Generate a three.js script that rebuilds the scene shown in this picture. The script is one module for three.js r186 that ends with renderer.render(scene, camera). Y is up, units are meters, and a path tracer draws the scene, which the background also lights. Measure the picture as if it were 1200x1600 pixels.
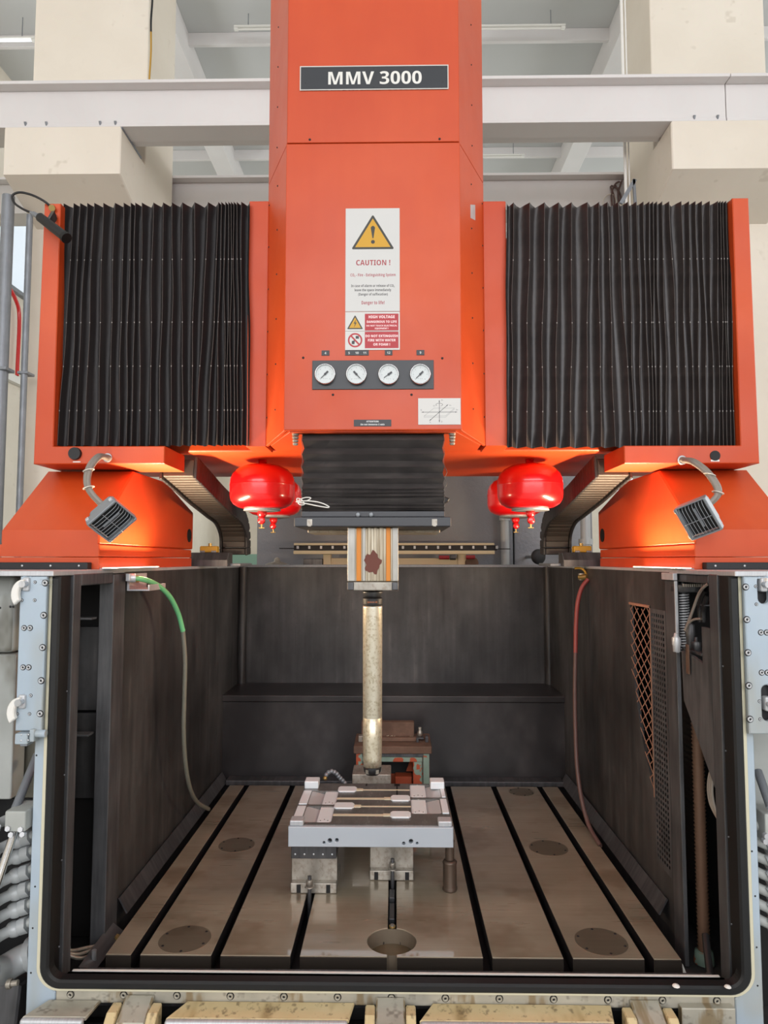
import * as THREE from 'three';
import { RoundedBoxGeometry } from 'three/addons/geometries/RoundedBoxGeometry.js';
import { mergeGeometries } from 'three/addons/utils/BufferGeometryUtils.js';
import { RectAreaLightUniformsLib } from 'three/addons/lights/RectAreaLightUniformsLib.js';

// ---------- camera, light, exposure ----------
const scene = new THREE.Scene();
scene.background = new THREE.Color(0xbfd0e2);
const camera = new THREE.PerspectiveCamera(72.55, 1200 / 1600, 0.05, 100);
camera.position.set(0, 1.65, 0);
const PITCH = Math.atan(75 / 1090), YAW = 0.01556;
camera.rotation.set(PITCH, YAW, 0, 'YXZ');
const renderer = new THREE.WebGLRenderer({ antialias: true });
renderer.setSize(1200, 1600);
renderer.outputColorSpace = THREE.SRGBColorSpace;
renderer.toneMapping = THREE.LinearToneMapping;
renderer.toneMappingExposure = 0.9;
renderer.shadowMap.enabled = true;
RectAreaLightUniformsLib.init();
function areaLight(color, intensity, w, h, pos, target) {
  const l = new THREE.RectAreaLight(color, intensity, w, h);
  l.position.set(...pos); l.lookAt(...target); scene.add(l); return l;
}
// daylight through the window wall behind the photographer and the window band on the left wall
const WINDOW_FRONT = 4.6, WINDOW_SIDE = 3.4, TUBE = 30, WORK = 560;
areaLight(0xfcfbff, WINDOW_FRONT, 16, 5.6, [0, 5.2, 8.55], [0, 4.4, 0]);
areaLight(0xf6f6f4, WINDOW_SIDE, 9.2, 1.3, [-6.06, 6.72, -8.6], [0, 6.72, -8.6]);
areaLight(0xf6f6f4, WINDOW_SIDE, 20, 3.2, [11.85, 5.6, -10], [0, 5.6, -10]);
areaLight(0xf6f6f4, WINDOW_SIDE, 15, 3.2, [3, 5.6, -23.8], [3, 5.6, 0]);

// ---------- helpers ----------
let seed = 7;
const rnd = () => { seed = (seed * 1664525 + 1013904223) >>> 0; return seed / 4294967296; };
const rr = (a, b) => a + (b - a) * rnd();
const names = new Map();
function numbered(n) { const k = names.get(n) || 0; names.set(n, k + 1); return k ? n + '_' + String(k).padStart(3, '0') : n; }
function V(a) { return new THREE.Vector3(a[0], a[1], a[2]); }

function planarUv(g) {                       // uv in metres, picked by each face's normal
  if (g.index) g = g.toNonIndexed();
  const p = g.attributes.position, uv = new Float32Array(p.count * 2);
  const a = new THREE.Vector3(), b = new THREE.Vector3(), c = new THREE.Vector3();
  for (let i = 0; i < p.count; i += 3) {
    a.fromBufferAttribute(p, i); b.fromBufferAttribute(p, i + 1); c.fromBufferAttribute(p, i + 2);
    const n = b.clone().sub(a).cross(c.clone().sub(a));
    const ax = Math.abs(n.x), ay = Math.abs(n.y), az = Math.abs(n.z);
    [a, b, c].forEach((v, k) => {
      const q = ax > ay && ax > az ? [v.z, v.y] : ay > az ? [v.x, v.z] : [v.x, v.y];
      uv[(i + k) * 2] = q[0]; uv[(i + k) * 2 + 1] = q[1];
    });
  }
  g.setAttribute('uv', new THREE.BufferAttribute(uv, 2));
  return g;
}
function keep(g) { for (const k of Object.keys(g.attributes)) if (!['position', 'normal', 'uv'].includes(k)) g.deleteAttribute(k); return g; }
function join(list) {
  const gs = (Array.isArray(list) ? list.flat(Infinity) : [list]).map((g) => keep(planarUv(g)));
  return gs.length > 1 ? mergeGeometries(gs) : gs[0];
}
// boxes are given by their limits; depth d is metres in front of the camera (z = -d)
function box(x0, x1, y0, y1, d0, d1, r = 0.004) {
  const w = x1 - x0, h = y1 - y0, d = d1 - d0;
  r = Math.min(r, w * 0.45, h * 0.45, d * 0.45);
  const g = r > 0.0004 ? new RoundedBoxGeometry(w, h, d, 1, r) : new THREE.BoxGeometry(w, h, d);
  g.translate((x0 + x1) / 2, (y0 + y1) / 2, -(d0 + d1) / 2); return g;
}
function shape(pts, holes = []) {
  const s = new THREE.Shape(pts.map((p) => new THREE.Vector2(p[0], p[1])));
  for (const h of holes) s.holes.push(new THREE.Path(h.map((p) => new THREE.Vector2(p[0], p[1]))));
  return s;
}
function ext(pts, len, bev = 0, holes = []) {
  const g = new THREE.ExtrudeGeometry(shape(pts, holes), { depth: len - 2 * bev, bevelEnabled: bev > 0, bevelSize: bev, bevelThickness: bev, bevelOffset: -bev, bevelSegments: 1, steps: 1, curveSegments: 8 });
  if (bev) g.translate(0, 0, bev); return g;
}
function basis(g, ex, ey, ez, o) { return g.applyMatrix4(new THREE.Matrix4().makeBasis(V(ex), V(ey), V(ez)).setPosition(V(o))); }
const prismZ = (pts, d0, d1, bev = 0, holes) => ext(pts, d1 - d0, bev, holes).translate(0, 0, -d1);                       // pts (x, y)
const prismX = (pts, x0, x1, bev = 0, holes) => basis(ext(pts, x1 - x0, bev, holes), [0, 0, -1], [0, 1, 0], [1, 0, 0], [x0, 0, 0]);   // pts (depth, y)
const prismY = (pts, y0, y1, bev = 0, holes) => basis(ext(pts, y1 - y0, bev, holes), [1, 0, 0], [0, 0, -1], [0, 1, 0], [0, y0, 0]);   // pts (x, depth)
function slab(pts, t, bev = 0) {             // flat plate through 3D points, counter-clockwise from its front, t thick backwards
  const P = pts.map(V), n = new THREE.Vector3();
  for (let i = 0; i < P.length; i++) { const a = P[i], b = P[(i + 1) % P.length]; n.x += (a.y - b.y) * (a.z + b.z); n.y += (a.z - b.z) * (a.x + b.x); n.z += (a.x - b.x) * (a.y + b.y); }
  n.normalize();
  const u = P[1].clone().sub(P[0]).normalize(), v = n.clone().cross(u);
  const q = P.map((p) => { const r = p.clone().sub(P[0]); return [r.dot(u), r.dot(v)]; });
  const g = ext(q, t, bev); g.translate(0, 0, -t);
  return g.applyMatrix4(new THREE.Matrix4().makeBasis(u, v, n).setPosition(P[0]));
}
function tube(pts, r, seg = 24, rad = 10, closed = false) {
  return new THREE.TubeGeometry(new THREE.CatmullRomCurve3(pts.map(V), closed, 'centripetal'), seg, r, rad, closed);
}
function rod(a, b, r0, r1 = r0, rad = 16) {  // a straight round bar between two points
  const A = V(a), B = V(b), d = B.clone().sub(A), g = new THREE.CylinderGeometry(r1, r0, d.length(), rad);
  g.applyQuaternion(new THREE.Quaternion().setFromUnitVectors(new THREE.Vector3(0, 1, 0), d.clone().normalize()));
  return g.translate((A.x + B.x) / 2, (A.y + B.y) / 2, (A.z + B.z) / 2);
}
function bar(a, b, w, h) {                   // a straight square bar
  const A = V(a), B = V(b), d = B.clone().sub(A), g = new THREE.BoxGeometry(w, d.length(), h);
  g.applyQuaternion(new THREE.Quaternion().setFromUnitVectors(new THREE.Vector3(0, 1, 0), d.clone().normalize()));
  return g.translate((A.x + B.x) / 2, (A.y + B.y) / 2, (A.z + B.z) / 2);
}
const lathe = (pts, seg = 24) => new THREE.LatheGeometry(pts.map((p) => new THREE.Vector2(p[0], p[1])), seg);
const facing = (g, dir) => g.applyQuaternion(new THREE.Quaternion().setFromUnitVectors(new THREE.Vector3(0, 1, 0), V(dir).normalize()));
function circle(cx, cy, r, n = 24) { const o = []; for (let i = 0; i < n; i++) o.push([cx + r * Math.cos(i / n * 2 * Math.PI), cy + r * Math.sin(i / n * 2 * Math.PI)]); return o; }
function slot(cx, y0, y1, r, n = 8) { const o = []; for (let i = 0; i <= n; i++) o.push([cx + r * Math.cos(Math.PI * i / n), y1 - r + r * Math.sin(Math.PI * i / n)]); for (let i = 0; i <= n; i++) o.push([cx - r * Math.cos(Math.PI * i / n), y0 + r - r * Math.sin(Math.PI * i / n)]); return o; }

// ---------- naming ----------
function thing(name, label, category, group) {
  const o = new THREE.Group(); o.name = numbered(name); o.userData = { label, category };
  if (group) o.userData.group = group;
  scene.add(o); return o;
}
const SPLIT = new Set(['corner_fillet', 'side_plate', 'slot_bottom', 'feet', 'end_blade', 'bracket', 'hanger', 'notch', 'wheel', 'hanger_bolt', 'inner_panel', 'pocket_land', 'side_piping', 'bright_corner', 'guide_slot', 'slot_backing', 'engraved_frame', 'nose_corner', 'bolt', 'brass_end', 'sill', 'nozzle', 'filler']);
function part(parent, name, geo, mat, label) {
  if (SPLIT.has(name) && Array.isArray(geo) && geo.length > 1) { let m; for (const g of geo) m = part(parent, name, g, mat, label); return m; }
  const m = new THREE.Mesh(join(geo), mat); m.name = name; m.castShadow = m.receiveShadow = true;
  if (label) m.userData.label = label;
  parent.add(m); return m;
}
function shared(parent, name, geo, mat, pos, scale) {      // a small part that shares its geometry with its like
  const m = new THREE.Mesh(geo, mat); m.name = name; m.castShadow = m.receiveShadow = true;
  m.position.set(...pos); if (scale) m.scale.setScalar(scale);
  parent.add(m); return m;
}
function single(name, geo, mat, label, category, group) { // a thing that is one mesh
  const m = part(scene, numbered(name), geo, mat); m.userData = { label, category };
  if (group) m.userData.group = group;
  return m;
}
function structure(name, geo, mat, parent = scene) {
  const m = part(parent, parent === scene ? numbered(name) : name, geo, mat);
  if (parent === scene) m.userData.kind = 'structure';
  return m;
}
function base(o) {                           // put a group's origin at the middle of its foot
  o.updateMatrixWorld(true);
  const b = new THREE.Box3().setFromObject(o), p = new THREE.Vector3((b.min.x + b.max.x) / 2, b.min.y, (b.min.z + b.max.z) / 2).sub(o.position);
  o.position.add(p); for (const c of o.children) c.position.sub(p);
  return o;
}
function copy(o, label, move) {
  const c = o.clone(); c.name = numbered(o.name.replace(/_\d{3}$/, '')); c.userData = { ...o.userData, label };
  scene.add(c); if (move) c.position.add(V(move)); return c;
}

// ---------- textures ----------
const lat = new Float32Array(65536); for (let i = 0; i < 65536; i++) lat[i] = rnd();
function vnoise(x, y, px, py, s) {           // tileable value noise
  const xi = Math.floor(x), yi = Math.floor(y), fx = x - xi, fy = y - yi;
  const u = fx * fx * (3 - 2 * fx), v = fy * fy * (3 - 2 * fy);
  const x0 = ((xi % px) + px) % px, x1 = (x0 + 1) % px, y0 = ((yi % py) + py) % py, y1 = (y0 + 1) % py;
  const h = (a, b) => lat[(a * 131 + b * 5791 + s * 977) & 65535];
  const a = h(x0, y0) + (h(x1, y0) - h(x0, y0)) * u, b = h(x0, y1) + (h(x1, y1) - h(x0, y1)) * u;
  return a + (b - a) * v;
}
function fbm(u, v, fx, fy, oct, s) { let a = 0.5, t = 0, w = 0; for (let o = 0; o < oct; o++) { t += a * vnoise(u * fx, v * fy, fx, fy, s + o); w += a; a *= 0.55; fx *= 2; fy *= 2; } return t / w; }
function texture(size, metres, srgb, fn) {
  const d = new Uint8Array(size * size * 4);
  for (let y = 0; y < size; y++) for (let x = 0; x < size; x++) {
    const c = fn(x / size, y / size), i = (y * size + x) * 4;
    if (typeof c === 'number') { d[i] = d[i + 1] = d[i + 2] = Math.max(0, Math.min(255, c * 255)); } else for (let k = 0; k < 3; k++) d[i + k] = Math.max(0, Math.min(255, c[k]));
    d[i + 3] = 255;
  }
  const t = new THREE.DataTexture(d, size, size, THREE.RGBAFormat);
  t.wrapS = t.wrapT = THREE.RepeatWrapping; t.magFilter = THREE.LinearFilter; t.minFilter = THREE.LinearMipmapLinearFilter; t.generateMipmaps = true;
  if (srgb) t.colorSpace = THREE.SRGBColorSpace;
  t.repeat.set(1 / metres, 1 / metres); t.needsUpdate = true; return t;
}
const mix = (a, b, t) => { t = Math.max(0, Math.min(1, t)); return [a[0] + (b[0] - a[0]) * t, a[1] + (b[1] - a[1]) * t, a[2] + (b[2] - a[2]) * t]; };
const step = (a, b, x) => { x = Math.max(0, Math.min(1, (x - a) / (b - a))); return x * x * (3 - 2 * x); };
function mat(color, rough, metal = 0, extra = {}) { return new THREE.MeshStandardMaterial({ color, roughness: rough, metalness: metal, ...extra }); }
function phys(o) { return new THREE.MeshPhysicalMaterial(o); }

const T = {
  orange: texture(512, 1.3, true, (u, v) => { const n = fbm(u, v, 3, 3, 5, 1), s = fbm(u, v, 40, 5, 3, 9); return mix([188, 62, 18], [206, 81, 33], n * 1.4 - 0.2 + (s - 0.5) * 0.2); }),
  orangeRough: texture(256, 1.1, false, (u, v) => 0.36 + 0.22 * fbm(u, v, 5, 5, 4, 21)),
  tub: texture(1024, 1.35, true, (u, v) => {
    const n = fbm(u, v, 3, 2, 5, 31), streak = fbm(u, v, 42, 3, 4, 37), sp = fbm(u, v, 90, 90, 2, 41);
    const blot = fbm(u, v, 6, 4, 5, 45);
    let c = mix([36, 35, 35], [90, 89, 89], n * 0.8 + (streak - 0.5) * 0.5 + (blot - 0.5) * 1.0);
    c = mix(c, [116, 112, 106], step(0.6, 0.82, streak) * 0.35 * step(0.45, 0.7, blot));
    return mix(c, [30, 28, 28], step(0.6, 0.85, sp) * 0.1);
  }),
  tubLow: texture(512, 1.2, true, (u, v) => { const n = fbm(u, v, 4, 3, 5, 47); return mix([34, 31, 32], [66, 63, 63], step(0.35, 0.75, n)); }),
  tubRough: texture(512, 1.35, false, (u, v) => 0.2 + 0.4 * fbm(u, v, 5, 4, 5, 31) + 0.16 * (fbm(u, v, 30, 3, 3, 37) - 0.5)),
  table: texture(1024, 0.9, true, (u, v) => {
    const n = fbm(u, v, 3, 4, 4, 51), br = fbm(u, v, 5, 150, 3, 57), br2 = fbm(u, v, 3, 30, 3, 63);
    let c = mix([138, 126, 107], [184, 171, 149], n * 0.9 + (br - 0.5) * 0.16 + (br2 - 0.5) * 0.2 + 0.05);
    return mix(c, [104, 84, 62], step(0.5, 0.8, fbm(u, v, 5, 6, 4, 71)) * 0.4);
  }),
  tableRough: texture(512, 0.9, false, (u, v) => 0.2 + 0.2 * fbm(u, v, 4, 90, 3, 57) + 0.1 * fbm(u, v, 5, 5, 3, 77)),
  brush: texture(512, 0.5, false, (u, v) => 0.5 + 0.5 * (fbm(u, v, 6, 160, 2, 81) - 0.5)),
  blue: texture(512, 0.8, true, (u, v) => { const n = fbm(u, v, 4, 4, 4, 91), d = fbm(u, v, 6, 2, 4, 95), sp = fbm(u, v, 60, 60, 2, 97); let c = mix([160, 176, 190], [186, 199, 209], n); return mix(c, [150, 142, 122], step(0.55, 0.85, d) * 0.45); }),
  cream: texture(512, 0.55, true, (u, v) => { const n = fbm(u, v, 4, 5, 5, 101), d = fbm(u, v, 9, 4, 4, 103), sp = fbm(u, v, 36, 30, 3, 107); let c = mix([196, 180, 140], [222, 212, 184], n); c = mix(c, [140, 120, 84], step(0.5, 0.85, d) * 0.6); return mix(c, [80, 68, 54], step(0.62, 0.85, sp) * 0.45); }),
  sillGrey: texture(512, 0.5, true, (u, v) => { const n = fbm(u, v, 3, 6, 5, 111), d = fbm(u, v, 14, 3, 4, 113); let c = mix([150, 146, 134], [206, 200, 184], n * 1.2 - 0.1); c = mix(c, [126, 102, 66], step(0.6, 0.78, d) * 0.6); return mix(c, [52, 46, 40], step(0.6, 0.85, fbm(u, v, 22, 26, 3, 117)) * 0.35); }),
  wall: texture(512, 2.2, true, (u, v) => { const n = fbm(u, v, 4, 4, 5, 121), s = fbm(u, v, 40, 40, 2, 127); const c = mix([222, 212, 196], [236, 228, 214], n); return mix(c, [170, 156, 136], step(0.74, 0.9, s) * 0.22 * step(0.5, 0.75, n)); }),
  beam: texture(512, 3, true, (u, v) => mix([214, 210, 208], [229, 226, 224], fbm(u, v, 5, 3, 4, 131))),
  vinylGrey: texture(256, 0.4, true, (u, v) => mix([42, 39, 39], [78, 73, 71], fbm(u, v, 5, 12, 4, 145))),
  vinyl: texture(512, 0.6, true, (u, v) => mix([20, 16, 17], [40, 31, 30], fbm(u, v, 10, 3, 4, 141))),
  hammer: texture(512, 0.4, false, (u, v) => fbm(u, v, 28, 28, 3, 151)),
  grey: texture(512, 1.6, true, (u, v) => mix([118, 120, 125], [146, 148, 152], fbm(u, v, 4, 4, 5, 157))),
  steel: texture(512, 0.3, true, (u, v) => { const n = fbm(u, v, 4, 4, 4, 161), b = fbm(u, v, 120, 4, 2, 163); return mix([168, 170, 172], [214, 216, 220], n * 0.6 + b * 0.5); }),
  steelOld: texture(512, 0.22, true, (u, v) => { const n = fbm(u, v, 5, 4, 5, 171), d = fbm(u, v, 26, 20, 4, 173); let c = mix([128, 122, 112], [182, 176, 166], n * 1.1); return mix(c, [92, 76, 60], step(0.45, 0.9, d) * 0.3); }),
  ram: texture(512, 0.36, true, (u, v) => { const n = fbm(u, v, 90, 3, 3, 181), b = fbm(u, v, 16, 2, 3, 183); return mix([118, 102, 78], [206, 198, 180], n * 0.9 + b * 0.5 - 0.2); }),
  quill: texture(512, 0.3, true, (u, v) => { const n = fbm(u, v, 10, 3, 4, 191), g = fbm(u, v, 50, 46, 3, 193); let c = mix([196, 188, 168], [232, 228, 216], n); return mix(c, [150, 132, 100], step(0.45, 0.85, g) * 0.45); }),
  rust: texture(512, 0.4, true, (u, v) => { const n = fbm(u, v, 6, 8, 5, 201); return mix([80, 60, 48], [122, 96, 80], n * 1.2 - 0.1); }),
  green: texture(512, 0.3, true, (u, v) => { const n = fbm(u, v, 4, 4, 4, 211), m = fbm(u, v, 5, 5, 4, 215); const c = mix([100, 124, 112], [140, 160, 146], n); return mix(c, [166, 74, 42], step(0.6, 0.64, m)); }),
  mould: texture(512, 0.34, true, (u, v) => { const n = fbm(u, v, 5, 5, 4, 221), a = fbm(u, v, 60, 9, 3, 223), arc = Math.sin(60 * Math.hypot(u - 0.2 - 0.1 * n, v - 0.9) * 6.28) * 0.5 + 0.5; let c = mix([82, 81, 79], [136, 134, 130], n * 0.8 + a * 0.3); return mix(c, [176, 176, 172], step(0.66, 0.82, a) * 0.6 * arc + step(0.93, 1, arc) * 0.18 * step(0.45, 0.6, n)); }),
  floor: texture(512, 3, true, (u, v) => mix([160, 162, 158], [190, 192, 186], fbm(u, v, 5, 5, 5, 231))),
  dirtGrey: texture(512, 0.7, true, (u, v) => { const n = fbm(u, v, 3, 3, 5, 241), d = fbm(u, v, 4, 2, 5, 243); return mix(mix([150, 152, 146], [198, 202, 200], n), [86, 82, 70], step(0.5, 0.78, d) * 0.75); }),
  darkSteel: texture(512, 0.6, true, (u, v) => { const n = fbm(u, v, 4, 3, 5, 251), s = fbm(u, v, 40, 4, 3, 253); return mix([62, 62, 64], [118, 118, 120], n * 0.8 + (s - 0.5) * 0.7); }),
};
function mapped(t, rough, metal = 0, extra = {}) { return mat(0xffffff, rough, metal, { map: t, ...extra }); }
const M = {
  orange: mapped(T.orange, 1, 0.0, { roughnessMap: T.orangeRough }),
  tub: mapped(T.tub, 1, 0.12, { roughnessMap: T.tubRough }),
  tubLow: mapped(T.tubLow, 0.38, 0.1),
  post: mapped(T.darkSteel, 0.46, 0.25),
  dark: mat(0x17171a, 0.55),
  black: mat(0x0b0b0c, 0.6),
  pocket: mat(0x1d1b1a, 0.7, 0.1),
  rubber: mat(0x0f1012, 0.5),
  table: phys({ map: T.table, roughness: 1, roughnessMap: T.tableRough, metalness: 0.3, clearcoat: 0.9, clearcoatRoughness: 0.05 }),
  tableEdge: mat(0x38312b, 0.5, 0.2),
  blue: mapped(T.blue, 0.45),
  cream: mapped(T.cream, 0.55, 0, { color: 0xfff6e6 }),
  chip: mat(0xd2ccb2, 0.7),
  sillGrey: mapped(T.sillGrey, 0.42, 0.2),
  wall: mapped(T.wall, 0.85),
  beam: mapped(T.beam, 0.6),
  ceiling: mat(0xcdcecd, 0.9),
  vinyl: phys({ map: T.vinyl, roughness: 0.6, color: 0xd8d0d0 }),
  vinylGrey: phys({ map: T.vinylGrey, roughness: 0.42, side: THREE.DoubleSide }),
  vinylWide: phys({ map: T.vinylGrey, color: 0xcfc4c2, roughness: 0.4 }),
  seam: mat(0x4e4a47, 0.6), dimRivet: mat(0x8a8784, 0.5),
  greyPanel: mapped(T.grey, 0.42, 0.1, { bumpMap: T.hammer, bumpScale: 0.0012 }),
  plate: mat(0x3b3c40, 0.42, 0.1),
  signBlack: mat(0x26282c, 0.4),
  steel: mapped(T.steel, 0.32, 0.75),
  steelLight: mapped(T.steel, 0.4, 0.35),
  steelOld: mapped(T.steelOld, 0.38, 0.55),
  ram: mapped(T.ram, 0.3, 0.45), ramStrip: mapped(T.steel, 0.34, 0.45, { color: 0xd8d2c6 }), jack: mat(0x5c4d42, 0.4, 0.4),
  quill: mapped(T.quill, 0.3, 0.62, { color: 0xfffaf0 }), quillBright: mapped(T.quill, 0.3, 0.62, { color: 0xfffcf6 }),
  chrome: mat(0xd8d9da, 0.16, 1),
  gun: mapped(T.darkSteel, 0.4, 0.5),
  red: phys({ color: 0xd20d12, roughness: 0.28, clearcoat: 0.7, clearcoatRoughness: 0.12 }),
  brass: mat(0xb39a62, 0.35, 0.7),
  rust: mapped(T.rust, 0.75, 0.1),
  green: mapped(T.green, 0.6),
  meshRust: mat(0x9c7763, 0.8, 0.1), rustOrange: mat(0x9a4526, 0.7),
  mould: mapped(T.mould, 0.33, 0.5),
  mouldWhite: mat(0xe6eff3, 0.38, 0.1),
  mouldGrey: mat(0xb9bbbd, 0.4, 0.15), ground: mat(0xccd4dd, 0.36, 0.4),
  galv: mapped(T.steel, 0.5, 0.4, { color: 0xb4b8bc }),
  hoseGreen: mat(0x6fbf86, 0.45), hoseOld: mat(0x77766a, 0.5), hoseRed: mat(0x8a3d37, 0.5), hoseRedOld: mat(0x5d4540, 0.5),
  conduit: mat(0x8d857c, 0.5), tie: mat(0xd8d2c6, 0.5),
  lampGrey: mat(0x8a8f94, 0.4, 0.3), lampDark: mat(0x14161a, 0.3),
  yellow: mat(0xc79a2c, 0.5), beige: mat(0xd6c8a8, 0.6), orangeStrip: mat(0xc97a22, 0.42, 0.2),
  cable: mat(0x18181a, 0.5), cableYellow: mat(0xb58a2c, 0.5), dirtGrey: mapped(T.dirtGrey, 0.5), pipeGrey: mat(0xaeb2b3, 0.42, 0.15),
  chain: mat(0x433d38, 0.5, 0.1), chainSide: mat(0x2b2a2c, 0.5),
  floor: mapped(T.floor, 0.6), white: mat(0xe8e6e0, 0.5), dado: mat(0x8fb3a2, 0.7), glow: new THREE.MeshStandardMaterial({ color: 0xffffff, emissive: 0xeaf2ff, emissiveIntensity: 2.2 }),
  pane: new THREE.MeshStandardMaterial({ color: 0xdfe8f2, emissive: 0xd3e0ec, emissiveIntensity: 0.6, roughness: 0.2 }),
};
// socket screw that faces +z: head, dark hexagon and counterbore
const SCREW = (() => { const g = planarUv(facing(lathe([[0, 0.12], [0.46, 0.12], [0.5, 0.55], [0.84, 0.55], [1, 0.4], [1, 0]], 16), [0, 0, 1])); return g; })();
const SCREW_RING = planarUv(facing(lathe([[0.98, 0.03], [1.32, 0.03], [1.36, 0]], 16), [0, 0, 1]));
const SCREW_HEX = planarUv(facing(new THREE.CylinderGeometry(0.47, 0.47, 0.04, 6), [0, 0, 1]).translate(0, 0, 0.16));
function screw(parent, pos, r, m) { const s = shared(parent, 'bolt', SCREW, m, pos, r); shared(s, 'counterbore', SCREW_RING, M.black, [0, 0, 0]); shared(s, 'socket', SCREW_HEX, M.black, [0, 0, 0]); return s; }
const DOT = planarUv(facing(lathe([[0, 0.5], [0.7, 0.4], [1, 0]], 8), [0, 0, 1]));

// ---------- the hall ----------
structure('floor', box(-6.5, 12.3, -0.3, 0, -9.3, 24.3, 0), M.floor);
structure('ceiling', box(-6.5, 12.3, 9.4, 9.7, -9.3, 24.3, 0), M.ceiling);
structure('wall_back', box(-6.5, 12.3, 0, 9.4, 24, 24.3, 0), M.wall);
structure('wall_right', box(12, 12.3, 0, 9.4, -9, 24, 0), M.wall);
structure('wall_left', prismX([[-9, 0], [24, 0], [24, 9.4], [-9, 9.4]], -6.5, -6.2, 0, [[[3.9, 6.05], [13.3, 6.05], [13.3, 7.4], [3.9, 7.4]]]), M.wall);
structure('wall_front', prismZ([[-6.5, 0], [12.3, 0], [12.3, 9.4], [-6.5, 9.4]], -9.3, -9, 0, [[[-8 + 2, 2.3], [10, 2.3], [10, 8.1], [-6, 8.1]]]), M.wall);
{ const f = structure('window_1', box(-6, 10, 2.3, 8.1, -9.2, -9.16, 0), M.pane);
  for (let i = 1; i < 8; i++) part(f, 'window_frame', box(-6 + i * 2 - 0.04, -6 + i * 2 + 0.04, 2.3, 8.1, -9.18, -9.1), M.white);
  const g = structure('window_2', box(-6.4, -6.36, 6.05, 7.4, 3.9, 13.3, 0), M.pane);
  for (let i = 1; i < 8; i++) part(g, 'window_frame', box(-6.4, -6.28, 6.05, 7.4, 3.9 + i * 1.175 - 0.03, 3.9 + i * 1.175 + 0.03), M.galv);
  part(g, 'window_sill', box(-6.34, -6.12, 5.98, 6.05, 3.8, 13.4), M.galv);
}
{ // window bands on the right and rear walls, as on the left
  const a = structure('window_3', box(11.96, 12, 4, 7.2, 0, 20, 0), M.pane), b = structure('window_4', box(-4.5, 10.5, 4, 7.2, 23.96, 24, 0), M.pane);
  for (let i = 1; i < 10; i++) part(a, 'window_frame', box(11.92, 11.97, 4, 7.2, i * 2 - 0.03, i * 2 + 0.03), M.galv);
  for (let i = 1; i < 8; i++) part(b, 'window_frame', box(-4.5 + i * 1.875 - 0.03, -4.5 + i * 1.875 + 0.03, 4, 7.2, 23.92, 23.97), M.galv);
}
structure('trim_1', box(-6.2, -6.1, 4.5, 4.62, 6, 20), M.white);
structure('baseboard_back', box(-6.2, 12, 0, 1.85, 23.96, 24, 0), M.dado);
// roof joists across the hall and girders along it
for (const d of [6.8, 9.72, 12.66, 15.6, 18.5]) structure('ceiling_joist', box(-6.2, 12, 9.21, 9.4, d, d + 0.06, 0.008), M.beam);
for (const x of [-3.2, 3.3, 9.5]) structure('ceiling_girder', box(x - 0.17, x + 0.17, 8.95, 9.4, 5.9, 24, 0.01), M.beam);
// concrete pillars with their corbels
function pillar(side, x0, x1, c0, c1) {
  const p = structure('pillar_' + side, box(x0, x1, 0, 9.4, 5.4, 6.08, 0.012), M.wall);
  structure('corbel', prismX([[4.9, 4.835], [4.9, 4.475], [5.41, 4.3], [5.41, 4.835]], c0, c1, 0.008), M.wall, p);
  structure('bearing_plate', box(c0 + 0.02, c1 + (side === 'left' ? 0.006 : -0.02), 4.822, 4.842, 4.905, 5.3, 0.002), M.galv, p);
  for (const f of [0.18, 0.36, 0.82, 0.95]) structure('anchor_stud', rod([c0 + (c1 - c0) * f, 4.83, -4.92], [c0 + (c1 - c0) * f, 4.875, -4.893], 0.009), M.galv, p);
  structure('corbel', prismX([[6.07, 4.3], [6.5, 4.475], [6.5, 4.835], [6.07, 4.835]], c0, c1, 0.008), M.wall, p);
  return p;
}
pillar('left', -2.955, -2.012, -2.88, -2.012);
pillar('right', 2.07, 2.99, 2.012, 2.95);
// crane runway beams on the corbels
function craneBeam(x0, x1, d, label) {
  const b = thing('crane_beam', label, 'beam');
  part(b, 'web', box(x0, x1, 4.86, 5.115, d + 0.005, d + 0.2, 0.004), M.beam);
  part(b, 'bottom_flange', [box(x0, x1, 4.835, 4.862, d, d + 0.19, 0.004), box(x0, x1, 4.845, 4.87, d + 0.19, d + 0.27, 0.004)], M.beam);
  part(b, 'top_flange', box(x0, x1, 5.115, 5.14, d - 0.08, d + 0.33, 0.004), M.beam);
  base(b);
}
craneBeam(-6.1, 2.412, 4.9, 'long white steel crane beam resting on the front corbels of both pillars');
craneBeam(2.417, 6.4, 4.9, 'short white crane beam continuing past the dark joint above the right corbel');
craneBeam(-6.1, 6.4, 6.17, 'rear white crane beam seen just above the black bellows, behind the pillars');
// fluorescent fittings under the roof: only the far left one is lit
function tubeLight(x0, x1, y, d, lit, label) {
  const t = thing('fluorescent_light', label, 'light');
  part(t, 'housing', box(x0, x1, y, y + 0.025, d - 0.04, d + 0.04, 0.008), M.white);
  for (const x of [x0 + 0.03, x1 - 0.03]) part(t, 'end_cap', box(x - 0.03, x + 0.03, y - 0.03, y, d - 0.025, d + 0.025, 0.006), M.white);
  part(t, 'tube', rod([x0 + 0.05, y - 0.015, -d], [x1 - 0.05, y - 0.015, -d], 0.013), lit ? M.glow : M.white);
  part(t, 'hanger', [rod([x0 + 0.2, y + 0.025, -d], [x0 + 0.2, 9.4, -d], 0.006), rod([x1 - 0.2, y + 0.025, -d], [x1 - 0.2, 9.4, -d], 0.006)], M.galv);
  base(t);
  if (lit) areaLight(0xeaf2ff, TUBE, x1 - x0, 0.1, [(x0 + x1) / 2, y - 0.06, -d], [(x0 + x1) / 2, 0, -d]);
}
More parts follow.
